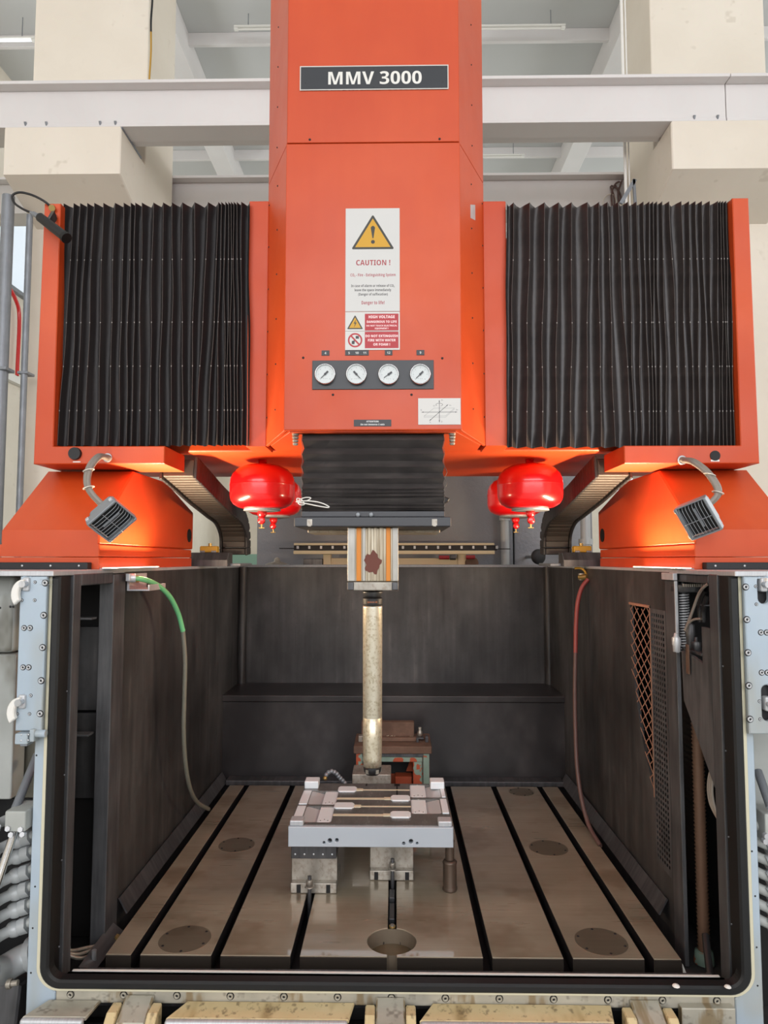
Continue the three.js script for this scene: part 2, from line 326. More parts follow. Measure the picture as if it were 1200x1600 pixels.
tubeLight(-2.274, -0.7, 9.183, 9.38, false, 'unlit fluorescent tube left of the orange column near the top of the photo');
tubeLight(0.9, 2.408, 9.145, 9.38, false, 'unlit fluorescent tube right of the orange column near the top of the photo');
tubeLight(0.9, 2.407, 9.129, 12.5, false, 'distant unlit fluorescent tube between the two crane beams, right of the column');
tubeLight(-6.1, -5.12, 9.068, 9.4, true, 'glowing fluorescent tube at the top left, left of the left pillar');
// pipes and cables on and beside the pillars
{ const g = thing('conduit_pipe', 'thick grey vertical pipe beside the left pillar', 'pipe');
  part(g, 'pipe', rod([-2.885 - 0.06, 0, -5.1], [-2.885 - 0.06, 4.42, -5.1], 0.045), M.galv);
  part(g, 'clamp', [box(-3.02, -2.88, 3.072 - 0.012, 3.072 + 0.012, 5.04, 5.16, 0.004)], M.galv); base(g);
  const h = thing('conduit_pipe', 'thin grey vertical pipe just right of the thick one beside the left pillar', 'pipe');
  part(h, 'pipe', rod([-2.84, 0, -5.22], [-2.84, 4.33, -5.22], 0.024), M.galv);
  part(h, 'clamp', box(-2.88, -2.8, 3.079 - 0.01, 3.079 + 0.01, 5.19, 5.3, 0.004), M.galv); base(h);
}
single('fire_pipe', [tube([[-6.1, 5.99, -9.6], [-6.1, 5.98, -10.6], [-6.1, 5.9, -10.78], [-6.1, 5.74, -10.96], [-6.1, 5.6, -11.0], [-6.1, 4.62, -11.0]], 0.03, 40)], M.red, 'red fire pipe bending down the left wall behind the thick grey pipe', 'pipe');
{ const c = thing('hanging_cable', 'black and yellow cable hanging down the left pillar above the crane beam', 'cable');
  const d = 5.36;
  part(c, 'black_length', tube([[-1.978,6.428,-5.36], [-1.973,6.207,-5.36], [-1.98,6.031,-5.36], [-1.978,5.932,-5.36]], 0.008), M.cable);
  part(c, 'yellow_length', tube([[-1.978,5.932,-5.36], [-1.974,5.768,-5.36], [-1.983,5.508,-5.36]], 0.007), M.cableYellow); base(c); }
single('wall_conduit', [rod([1.838, 3.0, -5.385], [1.838, 9.3, -5.385], 0.012), rod([1.838 + 0.03, 3.0, -5.385], [1.838 + 0.03, 9.3, -5.385], 0.006)], M.white, 'thin white conduit running up the inner edge of the right pillar', 'conduit');
{ const c = thing('cable_tangle', 'tangle of brown and white wires sticking up behind the right bellows', 'wires');
  const Q = [[958, 318], [956, 300], [962, 285], [966, 290], [970, 282], [968, 300], [960, 305], [964, 318]];
  part(c, 'brown_wire', [tube([[1.975,4.803,-6.15], [1.973,4.983,-6.15], [2.015,5.067,-6.15], [2.056,5.078,-6.15], [2.031,4.982,-6.15], [2.038,4.802,-6.15]], 0.008), tube([[1.992,4.803,-6.15], [1.99,4.953,-6.15], [1.963,5.043,-6.15], [2.032,5.018,-6.15], [2.068,5.09,-6.15]], 0.007), tube([[2.015,4.802,-6.15], [2.053,4.934,-6.15], [2.009,5.043,-6.15]], 0.008)], M.hoseRedOld);
  part(c, 'white_wire', tube([[1.888,4.804,-6.15], [1.902,4.923,-6.15], [1.967,4.965,-6.15], [2.006,4.923,-6.15], [2.021,4.802,-6.15]], 0.005), M.tie); base(c); }
single('pillar_bracket', [bar([1.91,4.664,-5.38], [1.794,4.47,-5.38], 0.03, 0.02), bar([1.9,4.664,-5.38], [1.91,4.433,-5.38], 0.02, 0.02)], M.galv, 'grey angled steel bracket on the right pillar above the right bellows', 'bracket');
// the grey cabinet behind the machine
{ const c = thing('machine_cabinet', 'dark grey hammered steel cabinet standing behind the machine tub', 'cabinet');
  part(c, 'side_panel', box(-1.07, 0.911, 0, 2.6, 5.4, 5.9, 0.006), M.greyPanel);
  part(c, 'door', box(0.921, 1.523, 0, 2.6, 5.4, 5.9, 0.006), M.greyPanel);
  base(c);
  const p = thing('vertical_pipe', 'grey vertical pipe in front of the cabinet, below the right fire bottles', 'pipe');
  part(p, 'pipe', rod([0.834, 0, -5.3], [0.834, 2.3, -5.3], 0.032), M.pipeGrey);
  part(p, 'collar', rod([0.834, 1.95, -5.3], [0.834, 1.98, -5.3], 0.042), M.pipeGrey); base(p);
  const q = thing('vertical_pipe', 'grey vertical pipe standing behind the right yellow clamp block', 'pipe');
  part(q, 'pipe', rod([1.361, 0, -5.0], [1.361, 2.3, -5.0], 0.035), M.pipeGrey);
  part(q, 'collar', rod([1.361, 1.76, -5.0], [1.361, 1.8, -5.0], 0.05), M.pipeGrey); base(q);
  const k = thing('hand_wheel', 'small black round hand wheel on a stem behind the right end of the tub', 'wheel');
  part(k, 'disc', facing(lathe([[0, 0.02], [0.03, 0.02], [0.052, 0.012], [0.055, 0], [0.052, -0.012], [0, -0.012]]), [0.4, 0, 1]).translate(...[1.012,1.673,-4.95]), M.dark);
  part(k, 'stem', rod([1.014,1.673,-4.96], [1.014, 1.673, -5.41], 0.012), M.galv); base(k);
  const n = thing('floor_valve', 'brass topped round floor valve behind the left end of the tub back', 'valve');
  part(n, 'dome', lathe([[0, 0.07], [0.02, 0.06], [0.022, 0.04], [0.06, 0.028], [0.11, 0.01], [0.115, 0]]).translate(-0.827, 1.6, -4.9), M.steelOld); base(n);
}

// ---------- the machine tub ----------
const TUB = thing('machine_tub', 'black steel tub of the milling machine, open at the front, with pale blue front frame', 'machine tub');
const WL = -1.03, WR = 1.01, TOP = 1.605;
{
  const t = TUB;
  // back of the tub
  part(t, 'upper_back_panel', box(WL - 0.02, WR + 0.03, 0.83, TOP, 4.66, 4.7, 0.002), M.tub);
  part(t, 'ledge', box(WL - 0.02, WR + 0.03, 0.80, 0.842, 4.235, 4.67, 0.008), M.tubLow);
  part(t, 'lower_back_panel', box(WL - 0.02, WR + 0.03, 0.24, 0.805, 4.25, 4.3, 0.003), M.tubLow);
  part(t, 'back_rim', box(WL - 0.06, WR + 0.06, TOP - 0.004, TOP + 0.014, 4.645, 4.76, 0.003), M.galv);
  part(t, 'corner_fillet', [rod([WL + 0.02, 0.84, -4.64], [WL + 0.02, TOP, -4.64], 0.028), rod([WR, 0.84, -4.64], [WR, TOP, -4.64], 0.03)], M.tub);
  part(t, 'back_skirting', box(-0.99, 0.98, 0.335, 0.365, 4.16, 4.25, 0.004), M.gun);
  part(t, 'floor_pan', box(-1.42, 1.42, 0.2, 0.235, 2.13, 4.3, 0.003), M.tub);
  // left wall
  part(t, 'side_panel', box(WL - 0.04, WL, 0.24, TOP, 2.66, 4.05, 0.003), M.tub);
  part(t, 'side_panel', box(WL - 0.04, WL - 0.004, 0.24, TOP, 4.053, 4.69, 0.003), M.tub);
  part(t, 'door_post', box(WL - 0.05, WL + 0.004, 0.24, TOP - 0.006, 2.545, 2.655, 0.004), M.post);
  part(t, 'door_post', box(WL - 0.05, WL - 0.0, 0.24, TOP, 2.235, 2.29, 0.004), M.post);
  part(t, 'corner_post', box(WL - 0.04, WL - 0.008, 0.24, TOP - 0.003, 2.165, 2.233, 0.006), M.rubber);
  part(t, 'lintel', box(WL - 0.05, WL, 1.565, TOP, 2.29, 2.55, 0.004), M.post);
  part(t, 'pocket_back', box(-1.42, -1.38, 0.24, TOP, 2.14, 2.75, 0.003), M.pocket);
  part(t, 'pocket_side', [box(-1.38, WL - 0.05, 0.24, TOP, 2.7, 2.74, 0.003)], M.pocket);
  for (const y of [1.44, 1.03]) part(t, 'pocket_rail', [box(-1.3, -1.085, y - 0.004, y + 0.004, 2.5, 2.545, 0.002)], M.post);
  for (const y of [1.25, 0.93]) part(t, 'pocket_sheet', box(-1.3, -1.06, y - 0.16, y + 0.15, 2.63, 2.66, 0.003), M.tub);
  part(t, 'chute_strip', slab([[WL + 0.004, 0.40, -2.66], [WL + 0.035, 0.345, -2.66], [WL + 0.035, 0.345, -4.2], [WL + 0.004, 0.40, -4.2]].reverse(), 0.006), M.gun);
  // right wall: opening for the expanded mesh and the perforated sheet, and the cut-out for the service gear
  const O = [[3.03, 1.465], [2.80, 1.465], [2.80, 0.735], [2.93, 0.93], [3.0, 1.13]];
  const Q = [[2.79, 1.455], [2.65, 1.455], [2.65, 0.5], [2.79, 0.5]];
  part(t, 'side_panel', prismX([[2.6, 0.24], [3.76, 0.24], [3.76, TOP], [2.6, TOP]], WR, WR + 0.012, 0, [O, Q]), M.tub);
  part(t, 'side_panel', box(WR + 0.002, WR + 0.03, 0.24, TOP, 3.765, 4.0, 0.003), M.tub);
  part(t, 'side_panel', box(WR, WR + 0.03, 0.24, TOP, 4.003, 4.69, 0.003), M.tub);
  part(t, 'vent_backing', box(WR + 0.09, WR + 0.1, 0.3, 1.55, 2.66, 3.1, 0), M.black);
  { // rusty expanded mesh: crossing strands with their own thickness
    const strands = [], step2 = 0.052, z0 = 2.80, z1 = 3.03;
    const low = (z) => z < 2.93 ? 0.735 + (z - 2.8) * 1.5 : 0.93 + (z - 2.93) * 2.6;
    for (let k = -8; k < 50; k++) for (const s of [1, -1]) {
      const n = 5, y = 0.5 + k * step2 * 0.5;
      for (let i = 0; i < n; i++) {
        const za = z0 + (z1 - z0) * i / n, zb = z0 + (z1 - z0) * (i + 1) / n;
        const ya = y + s * (za - z0) * 0.72 + (s < 0 ? 0.1656 : 0), yb = y + s * (zb - z0) * 0.72 + (s < 0 ? 0.1656 : 0);
        if (Math.max(ya, yb) > 1.47 || Math.min(ya - low(za), yb - low(zb)) < -0.02 || k % 2) continue;
        strands.push(bar([WR - 0.001 * s, ya, -za], [WR - 0.001 * s, yb, -zb], 0.0016, 0.0042));
      }
    }
    part(t, 'expanded_mesh', [strands, box(WR - 0.006, WR + 0.004, 1.46, 1.47, 2.797, 3.032, 0), box(WR - 0.003, WR + 0.002, 0.73, 1.47, 2.797, 2.802, 0)], M.meshRust, 'rusty diamond mesh').userData.kind = 'stuff';
  }
  { const holes = []; for (let i = 0; i < 6; i++) for (let j = 0; j < 44; j++) { const z = 2.655 + i * 0.0225, y = 0.515 + j * 0.0213; holes.push([[z + 0.003, y], [z + 0.016, y], [z + 0.016, y + 0.012], [z + 0.003, y + 0.012]]); }
    part(t, 'perforated_sheet', prismX([[2.64, 0.49], [2.80, 0.49], [2.80, 1.46], [2.64, 1.46]], WR - 0.001, WR, 0, holes), M.post, 'perforated sheet'); }
  part(t, 'door_post', box(WR - 0.004, WR + 0.012, 0.24, TOP - 0.03, 2.54, 2.63, 0.004), M.post);
  part(t, 'bright_corner', [box(WR - 0.012, WR + 0.004, TOP - 0.028, TOP - 0.002, 2.53, 2.64, 0.002), box(WR - 0.007, WR + 0.003, 1.32, TOP - 0.03, 2.53, 2.537, 0.001)], M.steelLight);
  part(t, 'cover_plate', prismX([[2.51, 1.33], [2.42, 1.325], [2.34, 1.31], [2.34, 1.43], [2.278, 1.43], [2.278, 0.93], [2.5, 1.16]], WR + 0.002, WR + 0.012), M.post, 'scratched dark cover plate with a diagonal lower edge');
  part(t, 'door_post', box(WR + 0.0, WR + 0.02, 0.24, TOP, 2.215, 2.275, 0.004), M.post);
  part(t, 'corner_post', box(WR + 0.004, WR + 0.05, 0.24, TOP, 2.16, 2.212, 0.006), M.rubber);
  part(t, 'pocket_back', box(1.4, 1.44, 0.24, TOP, 2.14, 2.75, 0.003), M.pocket);
  part(t, 'pocket_side', box(WR + 0.08, 1.4, 0.24, TOP, 2.9, 2.94, 0.003), M.pocket);
  part(t, 'chute_strip', slab([[WR - 0.004, 0.40, -2.68], [WR - 0.035, 0.345, -2.68], [WR - 0.035, 0.345, -4.2], [WR - 0.004, 0.40, -4.2]], 0.006), M.gun);
  // top plates that carry the pedestals, and the outside of the tub
  part(t, 'top_plate', box(-1.5, WL - 0.002, TOP - 0.004, TOP + 0.012, 2.1, 4.76, 0.003), M.steelLight);
  part(t, 'top_plate', box(WR + 0.002, 1.5, TOP - 0.004, TOP + 0.012, 2.1, 4.76, 0.003), M.steelLight);
  part(t, 'outer_panel', [box(-1.5, -1.46, 0.1, TOP - 0.006, 2.42, 4.72, 0.003)], M.blue);
  part(t, 'outer_panel', [box(1.46, 1.5, 0.1, TOP - 0.006, 2.42, 4.72, 0.003)], M.blue);
  part(t, 'outer_panel', [box(-1.5, 1.5, 0.1, TOP - 0.006, 4.71, 4.75, 0.003)], M.blue);
  part(t, 'foot_frame', box(-1.45, 1.45, 0, 0.2, 2.2, 4.7, 0.01), M.dark);
  // front frame: a pale painted flange around the U-shaped opening, with a rubber gasket inside it
  const arcU = (xl, xr, y, r) => { const o = [[xl, TOP - 0.005]]; for (let i = 0; i <= 8; i++) { const a = Math.PI + i / 8 * Math.PI / 2; o.push([xl + r + r * Math.cos(a), y + r + r * Math.sin(a)]); } for (let i = 0; i <= 8; i++) { const a = Math.PI * 1.5 + i / 8 * Math.PI / 2; o.push([xr - r + r * Math.cos(a), y + r + r * Math.sin(a)]); } o.push([xr, TOP - 0.005]); return o; };
  const yb = 0.4, U = arcU(-1.041, 1.027, yb, 0.06), U2 = arcU(-1.014, 0.998, yb + 0.026, 0.04), U3 = arcU(-1.055, 1.041, yb - 0.011, 0.066);
  part(t, 'side_flange', prismZ([[-1.087, TOP - 0.005], [-1.087, 0.3], [-1.0, 0.3], [-1.0, yb - 0.02], ...U3.slice(0, 6).reverse()], 2.13, 2.165, 0.003), M.blue);
  part(t, 'side_flange', prismZ([[1.066, TOP - 0.005], [1.066, 0.3], [0.985, 0.3], [0.985, yb - 0.02], ...U3.slice(-6)].reverse(), 2.13, 2.165, 0.003), M.blue);
  part(t, 'bottom_flange', box(-0.998, 0.983, 0.353, yb - 0.004, 2.125, 2.165, 0.006), M.sillGrey);
  part(t, 'chipped_edge', prismZ([...U3, ...U.slice().reverse()], 2.122, 2.14, 0.001), M.chip, 'worn cream paint edge');
  part(t, 'gasket', prismZ([...U, ...U2.slice().reverse()], 2.108, 2.15, 0.006), M.rubber, 'black rubber door gasket');
  part(t, 'sill', [box(-0.995, 0.985, yb + 0.0, 0.394, 2.155, 2.2, 0.006), box(-0.98, 0.97, 0.3, 0.386, 2.2, 2.25, 0.004)], M.gun);
  part(t, 'sill_lip', box(-0.985, 0.975, 0.394, 0.403, 2.2, 2.21, 0.002), M.white, 'bright worn steel lip');
  part(t, 'gutter', box(-1.02, 1.0, 0.235, 0.3, 2.25, 2.36, 0.003), M.tub);
  for (let i = 0; i < 13; i++) screw(t, [-0.953 + i * (0.93 - -0.953) / 12, 0.378, -2.125], 0.0085, M.sillGrey);
  for (const [x, y] of [[-1.08, 1.063], [-1.071, 0.681], [-1.074, 0.562], [-1.075, 0.435], [1.048, 0.796], [1.053, 0.669], [1.052, 0.525], [1.051, 0.418]])
    shared(t, 'screw', DOT, M.dark, [x, y, -2.13], 0.003);
  // seams and screws on the dark posts
  for (const y of [0.5, 0.75, 1.0, 1.25]) { shared(t, 'screw', DOT, M.gun, [-1.002, y, -2.148], 0.003); shared(t, 'screw', DOT, M.gun, [0.99, y + 0.08, -2.148], 0.003); }
  base(t);
}
// door lock plates on the front frame
function lockPlate(side, label) {
  const t = thing('lock_plate', label, 'lock plate', undefined), L = side < 0;
  const x0 = L ? -1.132 : 1.038, x1 = L ? -1.052 : 1.038 + 0.12, y0 = L ? 1.142 : 1.141;
  const sx = L ? -1.111 : 1.094;
  const S = [slot(sx, 1.52, 1.615 - 0.012, 0.016), slot(sx, 1.178, 1.283, 0.016)];
  part(t, 'plate', prismZ([[x0, y0], [x1, y0], [x1, 1.6], [x0, 1.6]], 2.1, 2.118, 0.003, S), M.blue);
  part(t, 'slot_backing', [box(sx - 0.02, sx + 0.02, 1.16, 1.3, 2.119, 2.128, 0), box(sx - 0.02, sx + 0.02, 1.5, 1.6, 2.119, 2.128, 0)], M.dark);
  const big = L ? [[-1.056,1.581,-2.1], [-1.057,1.484,-2.1], [-1.057,1.388,-2.1], [-1.058,1.29,-2.1], [-1.058,1.193,-2.1]] : [[1.042,1.57,-2.1], [1.042,1.474,-2.1], [1.042,1.377,-2.1], [1.041,1.281,-2.1], [1.041,1.184,-2.1]];
  const mid = L ? [[-1.115,1.446,-2.1], [-1.097,1.446,-2.1], [-1.114,1.329,-2.1], [-1.097,1.329,-2.1]] : [[1.082,1.436,-2.1], [1.099,1.436,-2.1], [1.08,1.319,-2.1], [1.097,1.319,-2.1]];
  const small = L ? [[-1.125,1.529,-2.1], [-1.086,1.529,-2.1], [-1.087,1.583,-2.1], [-1.127,1.192,-2.1], [-1.09,1.192,-2.1], [-1.088,1.246,-2.1]] : [[1.072,1.572,-2.1], [1.072,1.519,-2.1], [1.071,1.236,-2.1], [1.071,1.184,-2.1]];
  for (const p of big) screw(t, p, 0.0078, M.steelLight);
  for (const p of mid) screw(t, p, 0.0066, M.steelLight);
  for (const p of small) screw(t, p, 0.004, M.steelLight);
  part(t, 'engraved_frame', [box(x0 + 0.06, x0 + 0.1, 1.575, 1.576, 2.0995, 2.1, 0), box(x0 + 0.06, x0 + 0.1, 1.59, 1.591, 2.0995, 2.1, 0)], M.galv);
  base(t);
  // curved locking hooks that swing through the slots
  for (const [y, name] of [[1.548, 'upper'], [1.2, 'lower']]) {
    const s = L ? -1 : 1, pts = [];
    for (let i = 0; i <= 10; i++) { const a = Math.PI * (0.5 + i / 10 * 0.75); pts.push([Math.cos(a) * 0.036, Math.sin(a) * 0.044]); }
    for (let i = 10; i >= 0; i--) { const a = Math.PI * (0.5 + i / 10 * 0.7); pts.push([Math.cos(a) * 0.018 + 0.004, Math.sin(a) * 0.029]); }
    const hk = thing('lock_hook', `white curved steel lock hook in the ${name} slot of the ${L ? 'left' : 'right'} lock plate`, 'hook');
    const g = prismZ(pts, -0.01, 0.01, 0.003); if (!L) g.rotateY(Math.PI); g.translate(sx, y + (L ? 0 : 0.005), -2.085);
    part(hk, 'hook', g, M.white);
    part(hk, 'pivot', rod([sx, y + 0.03, -2.07], [sx, y + 0.03, -2.125], 0.01), M.steel);
    part(hk, 'tongue', box(sx - 0.011, sx + 0.011, y + 0.008, y + 0.05, 2.09, 2.12, 0.006), M.steelLight);
    base(hk);
  }
}
lockPlate(-1, 'pale blue bolted lock plate on the left front edge of the tub');
lockPlate(1, 'pale blue bolted lock plate on the right front edge of the tub');
{ const v = thing('limit_valve', 'small pale blue valve block just below the left lock plate', 'valve');
  part(v, 'body', box(-1.122, -1.084, 1.107, 1.139, 2.08, 2.13, 0.004), M.blue);
  part(v, 'fitting', [box(-1.082, -1.067, 1.113, 1.15, 2.085, 2.12, 0.004), rod([-1.077,1.135,-2.1], [-1.038,1.135,-2.1], 0.011)], M.blue);
  part(v, 'bottom_plate', box(-1.108, -1.087, 1.101, 1.107, 2.085, 2.125, 0.002), M.galv);
  for (const q of [[-1.102,1.136,-2.08], [-1.081,1.136,-2.08], [-1.102,1.119,-2.08], [-1.081,1.12,-2.08]]) shared(v, 'screw', DOT, M.steel, q, 0.003);
  base(v); }
// casings left and right of the tub
{ const c = thing('side_casing', 'pale grey sheet metal casing left of the left lock plate', 'casing');
  part(c, 'upper_panel', box(-1.6, -1.235, 1.349, 1.6, 2.26, 2.34, 0.02), M.dirtGrey);
  part(c, 'lower_panel', box(-1.6, -1.224, 0.888, 1.345, 2.26, 2.34, 0.006), M.dirtGrey);
  part(c, 'inner_panel', box(-1.46, -1.09, 0.86, 1.15, 2.36, 2.4, 0.004), mat(0x6d6a5e, 0.6));
  part(c, 'lower_recess', box(-1.46, -1.09, 0.06, 0.86, 2.36, 2.4, 0.004), M.black);
  for (const q of [[-1.281,1.495,-2.26], [-1.248,1.499,-2.26], [-1.238,1.499,-2.26]]) shared(c, 'screw', DOT, M.dark, q, 0.004);
  base(c);
  const d = thing('side_casing', 'pale blue grey casing below the right lock plate at the photo edge', 'casing');
  part(d, 'panel', box(1.07, 1.46, 0.86, 1.14, 2.3, 2.36, 0.006), M.dirtGrey);
  part(d, 'lower_recess', box(1.07, 1.46, 0.06, 0.86, 2.34, 2.38, 0.004), M.black); base(d);
}
// hydraulic lines at the left foot
function elbow(x, y, d, k, label, s) {
  const t = thing('pipe_elbow', label, 'pipe fitting', 'hydraulic pipe elbows beside the front frame');
  part(t, 'bend', tube([[x, y + 0.01, -d], [x - s * 0.03, y, -d + 0.002], [x - s * 0.055, y - 0.006, -d + 0.03], [x - s * 0.062, y - 0.008, -d + 0.07]], 0.0155 * k, 16, 12), M.pipeGrey);
  part(t, 'nut', [facing(new THREE.CylinderGeometry(0.024 * k, 0.024 * k, 0.024, 6), [1, 0.3, 0]).translate(x + s * 0.004, y + 0.012, -d)], M.pipeGrey);
  part(t, 'nut', [facing(new THREE.CylinderGeometry(0.023 * k, 0.023 * k, 0.02, 6), [s * 0.3, 0.05, 1]).translate(x - s * 0.06, y - 0.008, -d + 0.07)], M.pipeGrey);
  part(t, 'elbow_body', new THREE.SphereGeometry(0.0225 * k, 16, 12).scale(1.15, 1, 1).translate(x - s * 0.026, y, -d - 0.002), M.pipeGrey);
  part(t, 'stub', rod([x + s * 0.002, y + 0.012, -d], [x + s * 0.05, y + 0.03, -d - 0.02], 0.013 * k), M.dirtGrey);
  base(t);
}
[1326, 1362, 1384, 1410, 1434, 1458, 1484].forEach((py, i) => elbow(-1.13, 0.868 - (py - 1326) * 0.00212, 2.18, 0.96 + i * 0.015, ['topmost', 'second', 'third', 'fourth', 'fifth', 'sixth', 'lowest small'][i] + ' grey pipe elbow in the stack beside the left front flange', 1));
{ const t = thing('pipe_elbow', 'largest grey pipe bend, below the stack of small elbows at the left', 'pipe fitting');
  part(t, 'bend', tube([[-1.109,0.437,-2.24], [-1.158,0.421,-2.22], [-1.185,0.415,-2.18], [-1.188,0.451,-2.1]], 0.04, 20, 16), M.pipeGrey);
  part(t, 'flange', facing(new THREE.CylinderGeometry(0.05, 0.05, 0.02, 24), [1, 0.3, 0]).translate(...[-1.125,0.43,-2.24]), M.pipeGrey); base(t); }
{ const t = thing('foot_bracket', 'dark grey foot bracket with a levelling bolt at the lower left', 'bracket');
  part(t, 'block', prismX([[2.16, 0.16], [2.3, 0.16], [2.3, 0.34], [2.2, 0.36]], -1.45, -1.14, 0.006), M.gun);
  part(t, 'bolt', [rod([-1.141,0.408,-2.12], [-1.107,0.413,-2.12], 0.008), facing(new THREE.CylinderGeometry(0.014, 0.014, 0.012, 6), [1, 0.05, 0]).translate(...[-1.132,0.41,-2.12])], M.steelOld); base(t); }
[1228, 1254, 1277, 1301, 1324, 1347, 1370].forEach((py, i) => elbow(1.135, 0.82 - i * 0.0462, 2.19, 1.1, ['topmost', 'second', 'third', 'fourth', 'fifth', 'sixth', 'lowest'][i] + ' grey pipe elbow in the stack beside the right front flange', -1));
{ const c = thing('door_cylinder', 'slanted chrome pneumatic cylinder rod with a grey block, left of the front frame', 'cylinder');
  part(c, 'end_block', (() => { const A = [-1.16,0.849,-2.12], B = [-1.102,0.909,-2.12]; return box(A[0] + 0.006, B[0] + 0.01, A[1], B[1], 2.1, 2.2, 0.005); })(), M.dirtGrey);
  part(c, 'cylinder_tube', rod([-1.147,0.894,-2.14], [-1.164,1.017,-2.3], 0.013), M.galv);
  part(c, 'piston_rod', rod([-1.131,0.85,-2.12], [-1.139,0.687,-2.02], 0.0115), M.chrome);
  for (const q of [[-1.141,0.859,-2.1], [-1.103,0.857,-2.1], [-1.097,0.843,-2.1], [-1.131,0.842,-2.1]]) part(c, 'nut', facing(new THREE.CylinderGeometry(0.008, 0.008, 0.014, 6), [0, 0.3, 1]).translate(q[0], q[1], q[2]), M.steelLight);
  base(c);
  const d = thing('door_cylinder', 'slanted grey cylinder with a bolted block at the right photo edge', 'cylinder');
  part(d, 'cylinder_tube', rod([1.134,0.991,-2.25], [1.118,0.914,-2.15], 0.013), M.galv);
  part(d, 'end_block', box(1.1, 1.1 + 0.1, 0.81, 0.896, 2.15, 2.24, 0.005), M.dirtGrey);
  for (const q of [[1.101,0.833,-2.15], [1.097,0.818,-2.15]]) part(d, 'nut', facing(new THREE.CylinderGeometry(0.009, 0.009, 0.014, 6), [0, 0, 1]).translate(q[0], q[1], q[2]), M.steelLight);
  base(d);
}
// door track in front of the sill
function trackCover(x0, x1, label, m = M.cream) {
  const t = thing('track_cover', label, 'track cover');
  const y = 0.366;
  part(t, 'top_sheet', slab([[x0 + 0.04, y, -2.122], [x0, y - 0.004, -2.05], [x1 - 0.012, y - 0.004, -2.05], [x1, y, -2.122]], 0.012, 0.003), m);
  part(t, 'front_lip', box(x0, x1 - 0.014, y - 0.045, y - 0.002, 2.03, 2.05, 0.008), M.steelLight, 'bright folded front lip');
  base(t);
}
trackCover(-1.055, -0.862, 'short grey stained track cover at the left end of the front sill', M.sillGrey);
trackCover(-0.642 - 0.005, -0.119, 'long yellowed track cover left of the middle door bracket');
trackCover(0.098 - 0.03, 0.623, 'long yellowed track cover right of the middle door bracket');
single('track_end_plate', box(0.818, 0.972, 0.3, 0.372, 2.1, 2.13, 0.004), M.sillGrey, 'stained grey end plate at the right end of the door track', 'plate');
single('door_track', box(-1.05, 1.07, 0.24, 0.3, 1.99, 2.13, 0.006), M.dark, 'dark steel base strip under the door track covers', 'track');
[[-0.746, 'left'], [-0.014, 'middle'], [0.719, 'right']].forEach(([x, w]) => {
  const t = thing('door_bracket', `worn cream hinge bracket, ${w} one of three along the front sill`, 'bracket');
  part(t, 'centre_block', slab([[x - 0.042, 0.35, -2.04], [x + 0.042, 0.35, -2.04], [x + 0.042, 0.385, -2.12], [x - 0.042, 0.385, -2.12]], 0.03, 0.005), M.sillGrey);
  for (const s of [-1, 1]) part(t, 'cheek', prismX([[2.03, 0.3], [2.1, 0.3], [2.1, 0.372], [2.055, 0.372], [2.03, 0.352]], x + s * 0.058 - 0.014, x + s * 0.058 + 0.014, 0.003), M.cream);
  part(t, 'foot', box(x - 0.042, x + 0.042, 0.3, 0.345, 2.03, 2.06, 0.004), M.sillGrey);
  base(t);
});

